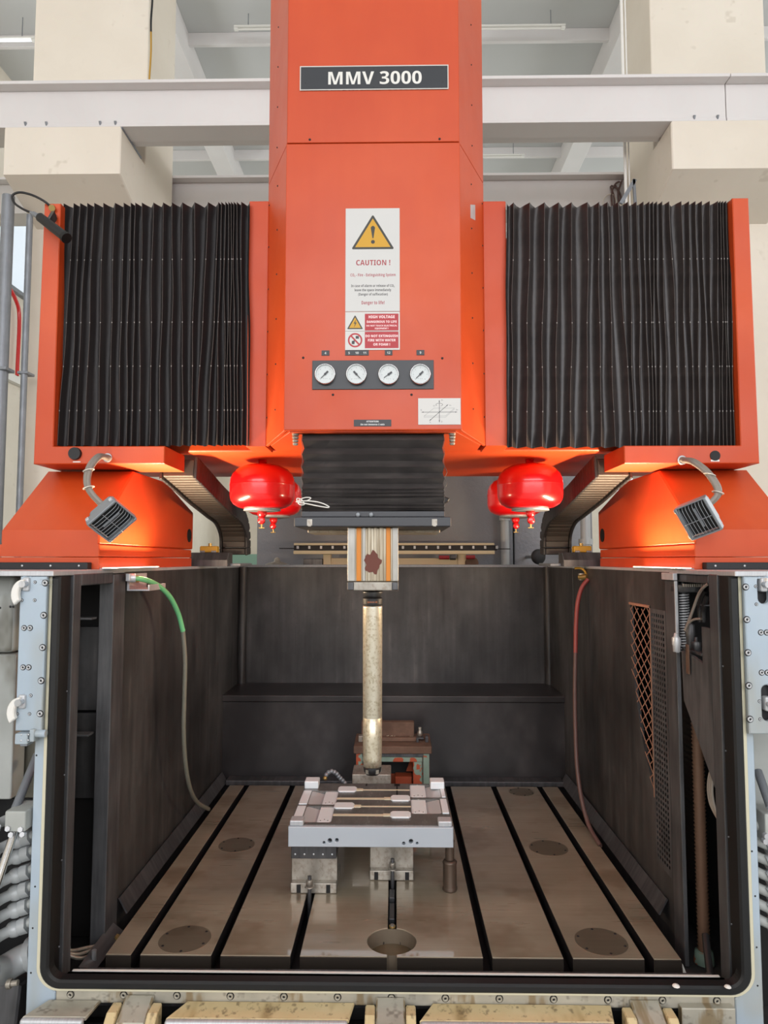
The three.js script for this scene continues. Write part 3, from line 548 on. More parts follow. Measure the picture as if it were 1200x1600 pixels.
// ---------- the T-slot table ----------
const TY = 0.35, TF = 2.387, TB = 4.12;
const SLOTS = [-0.858, -0.592, -0.33, -0.011, 0.303, 0.566, 0.829], HW = 0.0155;
{
  const t = thing('machine_table', 'brown steel machine table with seven long T-slots inside the tub', 'table');
  const ex = [-0.957, ...SLOTS, 0.933];
  const sump = (x0, x1) => {               // the section outline, cut by the round sump at the middle slot
    const cx = -0.012, cz = 2.482, r = 0.084, o = [];
    const inside = (x) => Math.abs(x - cx) < r;
    if (inside(x1)) { const h = Math.sqrt(r * r - (x1 - cx) ** 2); o.push([x0, TF], [x1, TF], [x1, cz - h]); const a0 = Math.atan2(-h, x1 - cx), a1 = Math.atan2(h, x1 - cx); for (let i = 1; i < 16; i++) { const a = (a0 - (2 * Math.PI - (a1 - a0)) * i / 16); const xx = cx + r * Math.cos(a); if (xx < x1) o.push([xx, cz + r * Math.sin(a)]); } o.push([x1, cz + h], [x1, TB], [x0, TB]); return o; }
    if (inside(x0)) { const h = Math.sqrt(r * r - (x0 - cx) ** 2); o.push([x0, TF], [x1, TF], [x1, TB], [x0, TB], [x0, cz + h]); const a1 = Math.atan2(h, x0 - cx), a0 = Math.atan2(-h, x0 - cx); for (let i = 1; i < 16; i++) { const a = a1 + (a0 - a1) * i / 16; o.push([cx + r * Math.cos(a), cz + r * Math.sin(a)]); } o.push([x0, cz - h]); return o; }
    return [[x0, TF], [x1, TF], [x1, TB], [x0, TB]];
  };
  for (let i = 0; i < 8; i++) {
    const x0 = ex[i] + (i ? HW : 0), x1 = ex[i + 1] - (i < 7 ? HW : 0);
    const g = prismY(sump(x0, x1), 0.305, TY, 0.0015);
    part(t, 'table_section', g, M.table);
    part(t, 'front_edge', box(x0 + 0.001, x1 - 0.001, 0.27, TY - 0.003, TF - 0.0035, TF + 0.001, 0.0005), M.tableEdge, 'dark front edge');
    for (const q of [i ? x0 : null, i < 7 ? x1 : null]) if (q !== null) part(t, 'slot_side', box(q - 0.0006, q + 0.0006, 0.304, TY - 0.0015, i === 3 || i === 4 ? TF + (Math.abs(q + 0.012) < 0.05 ? 0.185 : 0) : TF, TB, 0), M.dark, 'dark oily slot wall');
    part(t, 'slot_foot', box(x0 + (i ? 0.012 : 0), x1 - (i < 7 ? 0.012 : 0), 0.235, 0.306, TF + 0.002 + 0.17 * (i === 3 || i === 4), TB, 0.002), M.tableEdge);
  }
  part(t, 'slot_bottom', SLOTS.map((x) => box(x - 0.03, x + 0.03, 0.232, 0.262, TF + 0.004, TB, 0)), M.dark);
  part(t, 'sump_floor', prismY(circle(-0.012, 2.482, 0.0845, 32), 0.255, 0.297), mapped(T.table, 0.16, 0.3, { color: 0xb0a898 }), 'shallow round sump');
  part(t, 'sump_wall', new THREE.CylinderGeometry(0.0832, 0.0832, 0.05, 48, 1, true).translate(-0.012, 0.322, -2.482), new THREE.MeshStandardMaterial({ color: 0x7d7060, roughness: 0.4, metalness: 0.2, side: THREE.DoubleSide }), 'dark sump wall');
  for (const x of SLOTS) part(t, 'slot_stop', box(x + 0.01, x + 0.03, 0.262, 0.275, TF - 0.004, TF + 0.02, 0.002), M.steelOld);
  const cover = (x, d, r) => {
    const c = part(t, 'round_cover', lathe([[0, 0.0012], [r - 0.001, 0.0012], [r, 0]], 40).translate(x, TY, -d), mapped(T.table, 0.34, 0.6, { color: 0xd4d4d4 }), 'round cover disc');
    for (let k = 0; k < 6; k++) { const a = k / 6 * 6.283 + 0.4; const s = shared(c, 'screw', DOT, M.dark, [x + Math.cos(a) * r * 0.88, TY + 0.0012, -d + Math.sin(a) * r * 0.88], 0.005); s.rotation.x = -Math.PI / 2; }
  };
  cover(-0.723, 2.483, 0.088); cover(-0.725, 3.278, 0.082); cover(0.703, 2.489, 0.088); cover(0.693, 3.264, 0.086); cover(0.71, 4.03, 0.07);
  base(t);
}
// things lying in the slots and the trough
single('white_chip', prismZ([[0.936, 0.338], [0.951, 0.3], [0.938, 0.3]], 2.385, 2.39, 0.001), M.white, 'white plastic scrap at the right front corner of the table', 'scrap');
single('white_chip', lathe([[0, 0.006], [0.008, 0.004], [0.011, 0]], 8).translate(...[0.804,0.432,-2.1]), M.white, 'small white chip on the gasket below the right end of the table', 'scrap');
single('white_chip', lathe([[0, 0.006], [0.007, 0.004], [0.01, 0]], 8).translate(...[0.951,0.431,-2.1]), M.white, 'small white chip on the gasket near its right corner', 'scrap');
{ const t = thing('slot_bolt', 'T-slot bolt standing in the middle slot behind the round sump', 'bolt');
  part(t, 'nut', lathe([[0, 0.02], [0.013, 0.02], [0.014, 0.018], [0.014, 0]], 6).translate(-0.011, TY - 0.03, -2.60), M.brass);
  part(t, 'stud', rod([-0.011, 0.262, -2.60], [-0.011, TY - 0.005, -2.60], 0.007), M.steelOld); base(t); }
// ---------- workpiece on its supports ----------
const WX0 = -0.415, WX1 = 0.225, WY0 = 0.541, WY1 = 0.618, WF = 2.78, WB = 3.305;
{
  const t = thing('mould_plate', 'machined steel mould plate with white pockets, raised on supports in the middle of the table', 'workpiece');
  const holes = [[-0.276, 0.0055], [-0.253, 0.0085], [-0.226, 0.007], [0.033, 0.0065], [0.061, 0.0085], [0.085, 0.005]];
  const hy = [0.557, 0.565, 0.567, 0.556, 0.564, 0.557];
  part(t, 'front_face', prismZ([[WX0, WY0], [WX1, WY0], [WX1, WY1 - 0.002], [WX0, WY1 - 0.002]], WF, WF + 0.02, 0.002, holes.map(([x, r], i) => circle(x, hy[i], r, 16))), M.ground, 'bright ground front face with drilled holes');
  part(t, 'hole_depth', box(WX0 + 0.02, WX1 - 0.02, WY0 + 0.01, WY1 - 0.02, WF + 0.0195, WF + 0.022, 0), M.black);
  part(t, 'body', box(WX0 + 0.002, WX1 - 0.002, WY0, WY0 + 0.03, WF + 0.022, WB, 0.002), M.steelLight);
  // pockets: [x0, x1, d0, d1], left and right pairs
  const PK = [[-0.37, -0.253, 2.825, 3.005], [-0.37, -0.252, 3.025, 3.2], [0.067, 0.19, 2.925, 3.1], [0.066, 0.2, 3.12, 3.295]];
  const rc = (a, r = 0.012) => { const [x0, x1, y0, y1] = a, o = []; for (const [cx, cy, s] of [[x1 - r, y1 - r, 0], [x0 + r, y1 - r, 1], [x0 + r, y0 + r, 2], [x1 - r, y0 + r, 3]]) for (let i = 0; i <= 4; i++) { const q = (s + i / 4) * Math.PI / 2; o.push([cx + r * Math.cos(q), cy + r * Math.sin(q)]); } return o; };
  part(t, 'top_face', prismY([[WX0 + 0.002, WF + 0.021], [WX1 - 0.002, WF + 0.021], [WX1 - 0.002, WB], [WX0 + 0.002, WB]], WY0 + 0.03, WY1, 0, PK.map((p) => rc(p))), M.mould, 'dark milled top face');
  PK.forEach((p, i) => {
    const L = i < 2, xm = L ? p[0] + (p[1] - p[0]) * 0.5 : p[0] + (p[1] - p[0]) * 0.52, lo = WY1 - 0.016;
    const q = L ? [[p[0], WY1 - 0.001], [xm, lo]] : [[xm, lo], [p[1], WY1 - 0.001]];
    part(t, 'pocket_slope', slab([[q[0][0], q[0][1], -p[2]], [q[1][0], q[1][1], -p[2]], [q[1][0], q[1][1], -p[3]], [q[0][0], q[0][1], -p[3]]], 0.003), M.mouldGrey, 'grey sloped pocket side');
    const f = L ? [xm, p[1]] : [p[0], xm];
    part(t, 'pocket_floor', box(f[0], f[1], WY0 + 0.03, WY1 - 0.004, p[2], p[3], 0.002), M.mouldWhite, 'white pocket floor');
    part(t, 'pocket_rim', box(f[0] + 0.006, f[1] - 0.006, lo, WY1 - 0.001, p[2] + 0.006, p[2] + 0.055, 0.003), M.mouldWhite, 'white pocket rim');
    for (let k = 0; k < 3; k++) part(t, 'hole', new THREE.CylinderGeometry(0.0025, 0.0025, 0.001, 10).translate(f[0] + (f[1] - f[0]) * (0.25 + 0.25 * k), WY1 - 0.0006, -(p[2] + 0.02 + 0.012 * (k % 2))), M.dark);
    part(t, 'edge_land', L ? box(WX0 + 0.006, p[0] - 0.003, WY1 - 0.001, WY1 + 0.004, p[2], p[3] - 0.006, 0.003) : box(p[1] + 0.003, WX1 - 0.004, WY1 - 0.001, WY1 + 0.004, p[2], p[3] - 0.006, 0.003), M.mouldWhite, 'white edge land');
  });
  // corner pads
  for (const [x0, x1, d0, d1] of [[WX0 + 0.004, WX0 + 0.058, WF + 0.006, WF + 0.06], [WX1 - 0.058, WX1 - 0.004, WF + 0.006, WF + 0.06], [WX0 + 0.004, WX0 + 0.068, WB - 0.075, WB - 0.008], [WX1 - 0.066, WX1 - 0.002, WB - 0.075, WB - 0.008]]) {
    const hgt = d0 > 3 ? 0.032 : 0.02;
    part(t, 'corner_pad', box(x0, x1, WY1 - 0.002, WY1 + hgt, d0, d1, 0.005), d0 > 3 ? M.mouldWhite : M.steelLight);
  }
  // inserts and runners
  const ins = [[-0.215, 3.215], [0.023, 3.1], [-0.214, 3.005], [0.022, 2.905]];
  ins.forEach(([x, d], i) => {
    const s = i % 2 ? 1 : -1;
    part(t, 'insert', [prismY([[x - 0.042, d - 0.02], [x - 0.034, d - 0.034], [x + 0.034, d - 0.034], [x + 0.042, d - 0.02], [x + 0.042, d + 0.02], [x + 0.034, d + 0.034], [x - 0.034, d + 0.034], [x - 0.042, d + 0.02]], WY1 - 0.002, WY1 + 0.006, 0.003)], M.mouldWhite, 'white insert');
    part(t, 'insert_neck', box(x - s * 0.055 - 0.016, x - s * 0.055 + 0.016, WY1 - 0.002, WY1 + 0.003, d - 0.014, d + 0.014, 0.002), M.chip);
    part(t, 'runner', s < 0 ? box(x + 0.07, 0.066, WY1 - 0.001, WY1 + 0.001, d - 0.007, d + 0.007, 0.0005) : box(-0.252, x - 0.07, WY1 - 0.001, WY1 + 0.001, d - 0.011, d + 0.011, 0.0005), M.chip);
  });
  part(t, 'guide_slot', [box(0.005, 0.012, WY1 - 0.001, WY1 + 0.0008, 3.14, 3.29, 0), box(-0.004, 0.022, WY1 - 0.001, WY1 + 0.0008, 3.27, 3.302, 0), box(-0.135, -0.128, WY1 - 0.001, WY1 + 0.0008, 3.27, 3.302, 0)], M.black);
  base(t);
}
{ const t = thing('support_block', 'ground steel angle block under the front left of the mould plate', 'support block');
  const x0 = -0.41, x1 = -0.229;
  part(t, 'upper_bar', box(x0 + 0.004, x1, 0.488, 0.54, 2.80, 2.9, 0.003), M.gun);
  part(t, 'front_wall', box(x0, x1, TY + 0.035, 0.487, 2.845, 2.885, 0.003), M.steelOld);
  part(t, 'foot', box(x0, x1, TY, TY + 0.04, 2.815, 3.0, 0.004), M.steelOld);
  for (let k = 0; k < 5; k++) shared(t, 'screw', DOT, M.steel, [x0 + 0.02 + k * 0.036, 0.505, -2.80], 0.004);
  for (const q of [0.18, 0.82]) part(t, 'foot_slot', box(x0 + (x1 - x0) * q - 0.008, x0 + (x1 - x0) * q + 0.008, TY + 0.004, TY + 0.034, 2.812, 2.816, 0.001), M.black);
  base(t); }
{ const t = thing('support_block', 'ground steel angle block under the middle of the mould plate', 'support block');
  const x0 = -0.104, x1 = 0.075;
  part(t, 'front_wall', box(x0, x1, TY + 0.035, 0.54, 2.96, 3.0, 0.003), M.steelOld);
  part(t, 'foot', box(x0, x1, TY, TY + 0.04, 2.93, 3.12, 0.004), M.steelOld);
  for (const q of [0.15, 0.85]) part(t, 'foot_slot', box(x0 + (x1 - x0) * q - 0.008, x0 + (x1 - x0) * q + 0.008, TY + 0.004, TY + 0.034, 2.927, 2.931, 0.001), M.black);
  base(t); }
{ const t = thing('screw_jack', 'dark steel screw jack under the front right corner of the mould plate', 'jack');
  const x = 0.216;
  part(t, 'base_nut', lathe([[0, 0], [0.028, 0], [0.029, 0.003], [0.029, 0.012], [0.0265, 0.016], [0.0265, 0.1], [0.029, 0.104], [0.028, 0.112], [0.02, 0.116], [0, 0.116]], 8).translate(x, TY, -2.855), M.jack);
  const pr = [[0, 0.116]]; for (let k = 0; k < 10; k++) { pr.push([0.0165, 0.116 + k * 0.007], [0.0185, 0.1195 + k * 0.007]); } pr.push([0.02, 0.187], [0.02, 0.191], [0, 0.191]);
  part(t, 'threaded_stem', lathe(pr, 18).translate(x, TY, -2.855), M.jack); base(t); }
function clampStud(x, d, h, label) {
  const t = thing('clamp_stud', label, 'stud');
  part(t, 'stud', rod([x, 0.265, -d], [x, TY + h, -d], 0.0075), M.gun);
  part(t, 'nut', lathe([[0, 0.022], [0.012, 0.022], [0.0145, 0.018], [0.0145, 0], [0, 0]], 6).translate(x, TY + h - 0.035, -d), M.steelOld);
  part(t, 'washer', lathe([[0, 0.005], [0.018, 0.005], [0.019, 0]], 18).translate(x, TY + h - 0.041, -d), M.steelOld); base(t);
}
clampStud(-0.33, 2.775, 0.085, 'clamping stud with nut in the slot in front of the left angle block');
clampStud(-0.011, 2.9, 0.1, 'clamping stud with nut in the slot in front of the middle angle block');
single('slot_filler', [box(-0.011 - 0.013, -0.002, 0.268, 0.335, 2.66, 2.78, 0.003), box(-0.024, -0.002, 0.268, 0.345, 2.8, 2.87, 0.003)], M.gun, 'dark steel filler bars lying in the middle slot before the stud', 'bar');
// block behind the plate, directly under the tool
{ const t = thing('setting_block', 'ground steel block on the table right behind the mould plate, under the tool', 'block');
  const x0 = -0.208, x1 = -0.02;
  part(t, 'body', box(x0, x1, TY, 0.616, 3.45, 3.61, 0.004), M.steelOld);
  part(t, 'bright_pad', prismX([[3.46, 0.616], [3.55, 0.616], [3.55, 0.63], [3.46, 0.622]], -0.144, -0.079, 0.001), M.steel);
  base(t); }
{ const t = thing('coolant_nozzle', 'bent grey beaded coolant nozzle behind the rear left of the mould plate', 'nozzle');
  const pts = [[-0.334,0.612,-3.4], [-0.326,0.63,-3.41], [-0.305,0.639,-3.42], [-0.284,0.627,-3.43], [-0.27,0.606,-3.44], [-0.249,0.582,-3.45], [-0.224,0.549,-3.45]].map(V), cv = new THREE.CatmullRomCurve3(pts);
  for (let i = 0; i <= 11; i++) { const p = cv.getPointAt(i / 11), d = cv.getTangentAt(i / 11); part(t, 'bead', facing(lathe([[0.006, -0.009], [0.0105, -0.004], [0.011, 0.002], [0.007, 0.009]], 12), [d.x, d.y, d.z]).translate(p.x, p.y, p.z), i ? M.galv : M.brass); }
  part(t, 'base_block', box(pts[6].x - 0.02, pts[6].x + 0.02, TY, pts[6].y, 3.43, 3.47, 0.004), M.gun);
  base(t); }
// green stand at the back
{ const t = thing('work_stand', 'chipped green steel stand with a rusty thick top at the back of the table', 'stand');
  const x0 = -0.222, x1 = 0.196;
  part(t, 'top_slab', box(x0, x1, 0.618, 0.658, 3.8, 4.08, 0.005), M.rust, 'rusty thick steel top');
  for (const [a, b] of [[x0 + 0.012, x0 + 0.046], [x1 - 0.046, x1 - 0.012]]) for (const d of [3.82, 4.02]) part(t, 'leg', box(a, b, TY, 0.618, d, d + 0.035, 0.003), M.green);
  part(t, 'apron', box(x0 + 0.046, x1 - 0.046, 0.596, 0.618, 3.825, 3.85, 0.002), M.gun);
  part(t, 'cross_rail', box(x0 + 0.046, x1 - 0.05, 0.572, 0.596, 3.815, 3.84, 0.003), M.green);
  part(t, 'frame_post', box(x1 - 0.1, x1 - 0.052, TY, 0.572, 3.815, 3.84, 0.003), M.green);
  part(t, 'inner_panel', [box(x0 + 0.05, x1 - 0.1, 0.35, 0.47, 3.95, 3.96, 0.002), slab([[0.06, 0.5, -3.9], [0.096, 0.5, -3.9], [0.096, 0.57, -3.98], [0.03, 0.5, -3.98]].slice(0, 3), 0.003)], M.rustOrange);
  part(t, 'inner_box', box(0.0, x1 - 0.105, TY, 0.485, 3.85, 3.93, 0.004), M.rustOrange);
  part(t, 'back_panel', box(x0 + 0.05, x1 - 0.05, TY, 0.6, 4.0, 4.01, 0.002), M.pocket);
  base(t);
  const v = thing('vise_jaw', 'rusty steel jaw bar with chips lying on the green stand', 'jaw');
  part(v, 'rear_bar', box(-0.189, 0.108, 0.658, 0.739, 4.0, 4.05, 0.004), M.rust);
  part(v, 'front_bar', box(-0.195, 0.122, 0.658, 0.68, 3.9, 3.93, 0.003), M.rust);
  part(v, 'end_stop', [box(-0.2, -0.176, 0.658, 0.692, 3.88, 3.92, 0.003)], M.steelOld); base(v);
  const c = thing('chip_pile', 'pale metal chips scattered between the jaw bars on the stand', 'chips'); c.userData.kind = 'stuff';
  const ch = []; for (let i = 0; i < 60; i++) { const x = rr(-0.06, 0.1), d = rr(3.94, 3.99), b = new THREE.BoxGeometry(rr(0.004, 0.012), 0.003, rr(0.003, 0.008)); b.rotateY(rr(0, 3)); b.rotateZ(rr(-0.5, 0.5)); b.translate(x, 0.66 + rr(0, 0.008), -d); ch.push(b); }
  part(c, 'chips', ch, M.chip); base(c);
  const k = thing('bench_clamp', 'round knobbed clamp on the right end of the green stand top', 'clamp');
  part(k, 'knob', lathe([[0, 0.052], [0.008, 0.052], [0.011, 0.045], [0.008, 0.036], [0.014, 0.026], [0.015, 0.012], [0.008, 0], [0, 0]]).translate(0.138, 0.672, -3.95), M.steelOld);
  part(k, 'bridge', [box(0.116, 0.159, 0.664, 0.674, 3.92, 3.97, 0.002), box(0.115, 0.129, 0.658, 0.68, 3.88, 3.92, 0.002), box(0.164, 0.181, 0.658, 0.69, 3.88, 3.92, 0.002)], M.gun); base(k);
}
// hoses hanging into the tub
{ const t = thing('air_hose', 'green air hose hanging from the left valve, fading to dirty grey towards the table', 'hose');
  part(t, 'clean_length', tube([[-0.995,1.582,-2.64], [-0.972,1.576,-2.68], [-0.949,1.551,-2.78], [-0.926,1.5,-2.87], [-0.912,1.421,-2.95], [-0.901,1.349,-2.98]], 0.0105, 40), M.hoseGreen);
  part(t, 'dirty_length', tube([[-0.901,1.349,-2.98], [-0.896,1.228,-3], [-0.902,1.062,-3.02], [-0.911,0.921,-3.05], [-0.92,0.752,-3.12], [-0.927,0.619,-3.22], [-0.936,0.503,-3.38], [-0.928,0.414,-3.55]], 0.0095, 60), M.hoseOld);
  base(t);
  const v = thing('air_valve', 'pale brass hose valve on a bracket at the top of the left tub wall', 'valve');
  part(v, 'body', [rod([-1.014,1.582,-2.64], [-0.986,1.582,-2.65], 0.017), box(-1.014, -0.997, 1.57, 1.599, 2.62, 2.66, 0.003)], M.steelLight);
  part(v, 'union', rod([-0.996,1.58,-2.65], [-0.984,1.577,-2.67], 0.014), M.brass);
  part(v, 'bracket', [box(WL + 0.003, WL + 0.09, 1.532 , 1.538, 2.67, 2.86, 0.001), box(WL + 0.003, WL + 0.012, 1.537, 1.597, 2.67, 2.86, 0.001), box(WL + 0.084, WL + 0.09, 1.537, 1.555, 2.67, 2.86, 0.001)], M.steelLight);
  base(v);
  const h = thing('air_hose', 'dark red hose hanging from the right tub wall down to the table edge', 'hose');
  part(h, 'clean_length', tube([[1.005,1.55,-3.66], [0.974,1.511,-3.66], [0.947,1.435,-3.65], [0.932,1.305,-3.64], [0.922,1.177,-3.62]], 0.011, 40), M.hoseRed);
  part(h, 'dirty_length', tube([[0.922,1.177,-3.62], [0.91,0.987,-3.6], [0.902,0.804,-3.57], [0.897,0.628,-3.53], [0.901,0.494,-3.47], [0.914,0.4,-3.4], [0.932,0.354,-3.28]], 0.0105, 60), M.hoseRedOld);
  base(h);
  const r = thing('air_valve', 'brass hose fitting in the notch at the top of the right tub wall', 'valve');
  part(r, 'body', rod([0.978,1.559,-3.72], [1.008,1.563,-3.68], 0.016), M.brass);
  part(r, 'nut', rod([0.988,1.579,-3.72], [0.988,1.545,-3.72], 0.02, 0.02, 6), M.steelOld);
  part(r, 'tube', tube([[0.952,1.606,-3.72], [0.986,1.606,-3.72], [1.003,1.589,-3.71], [1.006,1.566,-3.7]], 0.006), M.cableYellow); base(r);
}
// service gear in the right cut-out
{ const sx = 1.044, sz = -2.56;
  const t = thing('spring_hose', 'bright coiled spring around a hose in the right wall cut-out', 'hose');
  const cr = []; for (let i = 0; i <= 22 * 12; i++) { const a = i / 12 * 2 * Math.PI; cr.push([sx + 0.018 * Math.cos(a), 1.527 - i / 264 * 0.21, sz + 0.018 * Math.sin(a)]); }
  part(t, 'coil', tube(cr, 0.003, 600, 5), M.steelLight);
  part(t, 'hose', rod([sx, 1.26, sz], [sx, 1.575, sz], 0.012), M.gun); base(t);
  const g = thing('drive_pulley', 'dark toothed wheel and chain at the top of the right wall cut-out', 'pulley');
  part(g, 'wheel', lathe([[0, 0.012], [0.05, 0.012], [0.052, 0.008], [0.052, -0.012], [0.04, -0.016], [0, -0.016]]).translate(1.056, 1.55, -2.56), M.gun);
  part(g, 'top_block', box(1.02, 1.14, 1.572, 1.6, 2.3, 2.6, 0.003), M.gun);
  for (let k = 0; k < 11; k++) part(g, 'chain_link', box(1.018 + 0.0 + k * 0.0075, 1.018 + 0.005 + k * 0.0075, 1.555, 1.566, 2.49, 2.5, 0.001), M.steelOld); base(g);
  const c = thing('sensor_cable', 'grey cable curving down from the right post to the coiled spring', 'cable');
  part(c, 'cable', tube([[1.022,1.573,-2.3], [1.02,1.561,-2.33], [1.024,1.536,-2.38], [1.022,1.486,-2.42], [1.016,1.436,-2.45], [1.012,1.405,-2.47]], 0.005, 40), M.conduit);
  part(c, 'branch', tube([[1.012,1.405,-2.47], [1.012,1.432,-2.44], [1.015,1.449,-2.4], [1.021,1.454,-2.36]], 0.004, 30), M.conduit); base(c);
  const b = thing('hose_bundle', 'two black hoses strapped together in the right wall cut-out', 'hose');
  part(b, 'hose', tube([[1.039,1.55,-2.36], [1.043,1.52,-2.4], [1.044,1.486,-2.42], [1.043,1.438,-2.42]], 0.009), M.cable);
  part(b, 'hose', tube([[1.045,1.533,-2.36], [1.044,1.506,-2.38], [1.046,1.475,-2.4], [1.045,1.44,-2.4]], 0.009), M.cable);
  part(b, 'strap', box(1.038, 1.062, 1.495, 1.501, 2.37, 2.43, 0.002), M.gun); base(b);
  const s = thing('proximity_sensor', 'silver cylindrical sensor at the left of the right wall cut-out', 'sensor');
  part(s, 'body', lathe([[0, -0.036], [0.012, -0.034], [0.013, -0.012], [0.015, -0.01], [0.015, 0.014], [0.009, 0.018], [0.007, 0.03], [0, 0.03]]).translate(0.976, 1.367, -2.46), M.steelLight);
  part(s, 'rusty_bracket', box(1.004, 1.008, 1.26, 1.36, 2.43, 2.455, 0.001), M.rust); base(s);
  const y = thing('fluid_bottle', 'two small dark cylinders standing in the right wall cut-out', 'cylinder');
  const bx = 1.041, by = 1.338;
  part(y, 'tall_cylinder', lathe([[0, 0], [0.014, 0], [0.014, 0.045], [0.017, 0.047], [0.017, 0.085], [0.005, 0.09], [0.005, 0.1], [0, 0.1]]).translate(bx, by, -2.5), M.gun);
  part(y, 'short_cylinder', lathe([[0, 0], [0.016, 0], [0.016, 0.028], [0.005, 0.032], [0.005, 0.045], [0, 0.045]]).translate(1.044, by, -2.46), M.gun);
  part(y, 'shelf', box(1.026, 1.1, by - 0.01, by, 2.38, 2.54, 0.002), M.gun); base(y);
  const h = thing('corrugated_hose', 'rust brown corrugated hose standing in the gap of the right wall', 'hose');
  const pr = []; for (let k = 0; k <= 130; k++) pr.push([k % 2 ? 0.0225 : 0.0175, k * 0.0068]);
  part(h, 'hose', lathe(pr, 18).translate(1.085, 0.28, -2.57), mat(0x7d5f4c, 0.55, 0.1));
  part(h, 'foot', lathe([[0, 0.04], [0.03, 0.04], [0.035, 0]]).translate(1.085, 0.24, -2.57), M.green); base(h);
  const w = thing('wire_loop', 'grey cable loops hanging behind the right cover plate', 'cable');
  for (let k = 0; k < 3; k++) part(w, 'loop', tube([[1.05, 1.05, -2.27], [1.03, 0.95, -2.33 - k * 0.012], [1.03, 0.86, -2.33 - k * 0.014], [1.05, 0.78, -2.27]], 0.0045), M.conduit); base(w);
  const j = thing('hose_joint', 'black hose joint with brass ends on the floor at the right front corner', 'hose');
  part(j, 'hose', tube([[1.02, 0.42, -2.4], [1.0, 0.38, -2.34], [0.98, 0.33, -2.27]], 0.012), M.cable);
  part(j, 'joint', rod([0.99, 0.35, -2.3], [0.98, 0.32, -2.26], 0.019), M.cable);
  part(j, 'brass_end', [rod([0.97, 0.24, -2.27], [0.972, 0.33, -2.262], 0.008), rod([0.86, 0.3, -2.3], [0.94, 0.29, -2.26], 0.006)], M.brass); base(j);
  const q = thing('coolant_lines', 'bundle of bent steel tubes on the floor at the left front of the tub', 'tubes');
  for (let k = 0; k < 3; k++) part(q, 'tube', tube([[-1.0, 0.3, -2.55], [-1.03 - k * 0.012, 0.31 + k * 0.01, -2.46], [-1.06 - k * 0.014, 0.33 + k * 0.012, -2.4], [-1.14, 0.38, -2.4], [-1.2, 0.44, -2.45]], 0.006), M.steelOld);
  part(q, 'union', rod([-1.0, 0.29, -2.57], [-0.985, 0.31, -2.57], 0.014, 0.014, 6), M.brass); base(q);
  const z = thing('floor_bracket', 'black angle bracket with bolts on the tub floor at the left front', 'bracket');
  part(z, 'plate', [slab([[-1.03, 0.33, -2.35], [-0.99, 0.3, -2.35], [-0.985, 0.3, -2.62], [-1.03, 0.34, -2.62]], 0.006), box(-1.03, -0.985, 0.26, 0.3, 2.28, 2.31, 0.003)], M.gun);
  part(z, 'bolt', [rod([-1.04, 0.3, -2.3], [-1.04, 0.42, -2.3], 0.004), rod([-1.01, 0.31, -2.42], [-1.01, 0.345, -2.42], 0.008)], M.steel); base(z);
}

// ---------- gantry: pedestals, beam, bellows ----------
function pedestal(s, label) {
  const t = thing('pedestal', label, 'pedestal'), xi = 1.055, xo = 1.41;
  const X = (a, b) => s < 0 ? [-b, -a] : [a, b];
  const prof = [[2.475, 1.705], [2.475, 1.757], [2.79, 2.008], [3.2, 2.008], [3.63, 1.9], [3.63, 1.705]];
  part(t, 'hood', prismX(prof.slice().reverse().map((p) => p).reverse(), ...X(xi, xo), 0.006), M.orange);
  part(t, 'skirt', prismX([[2.472, 1.662], [2.472, 1.706], [3.6, 1.702], [3.6, 1.662]], ...X(xi - 0.002, xo + 0.002), 0.003), M.orange);
  part(t, 'base_strip', box(...X(xi - 0.004, xo + 0.004), 1.617, 1.66, 2.468, 3.6, 0.003), M.orange);
  part(t, 'rail', [box(...X(xi + 0.02, xo + 0.2), 1.617, 1.642, 2.43, 2.466, 0.003)], M.dark, 'black rail with screws');
  part(t, 'side_hole', facing(new THREE.CylinderGeometry(0.034, 0.034, 0.004, 20), [1, 0, 0]).translate(s * (xi - 0.001), 1.775, -3.56), M.black);
  for (let k = 0; k < 4; k++) shared(t, 'screw', DOT, M.steel, [s * (xi + 0.05 + k * 0.1), 1.63, -2.429], 0.004);
  base(t);
}
pedestal(-1, 'orange sloped pedestal on the left tub wall, under the left bellows');
pedestal(1, 'orange sloped pedestal on the right tub wall, under the right bellows');
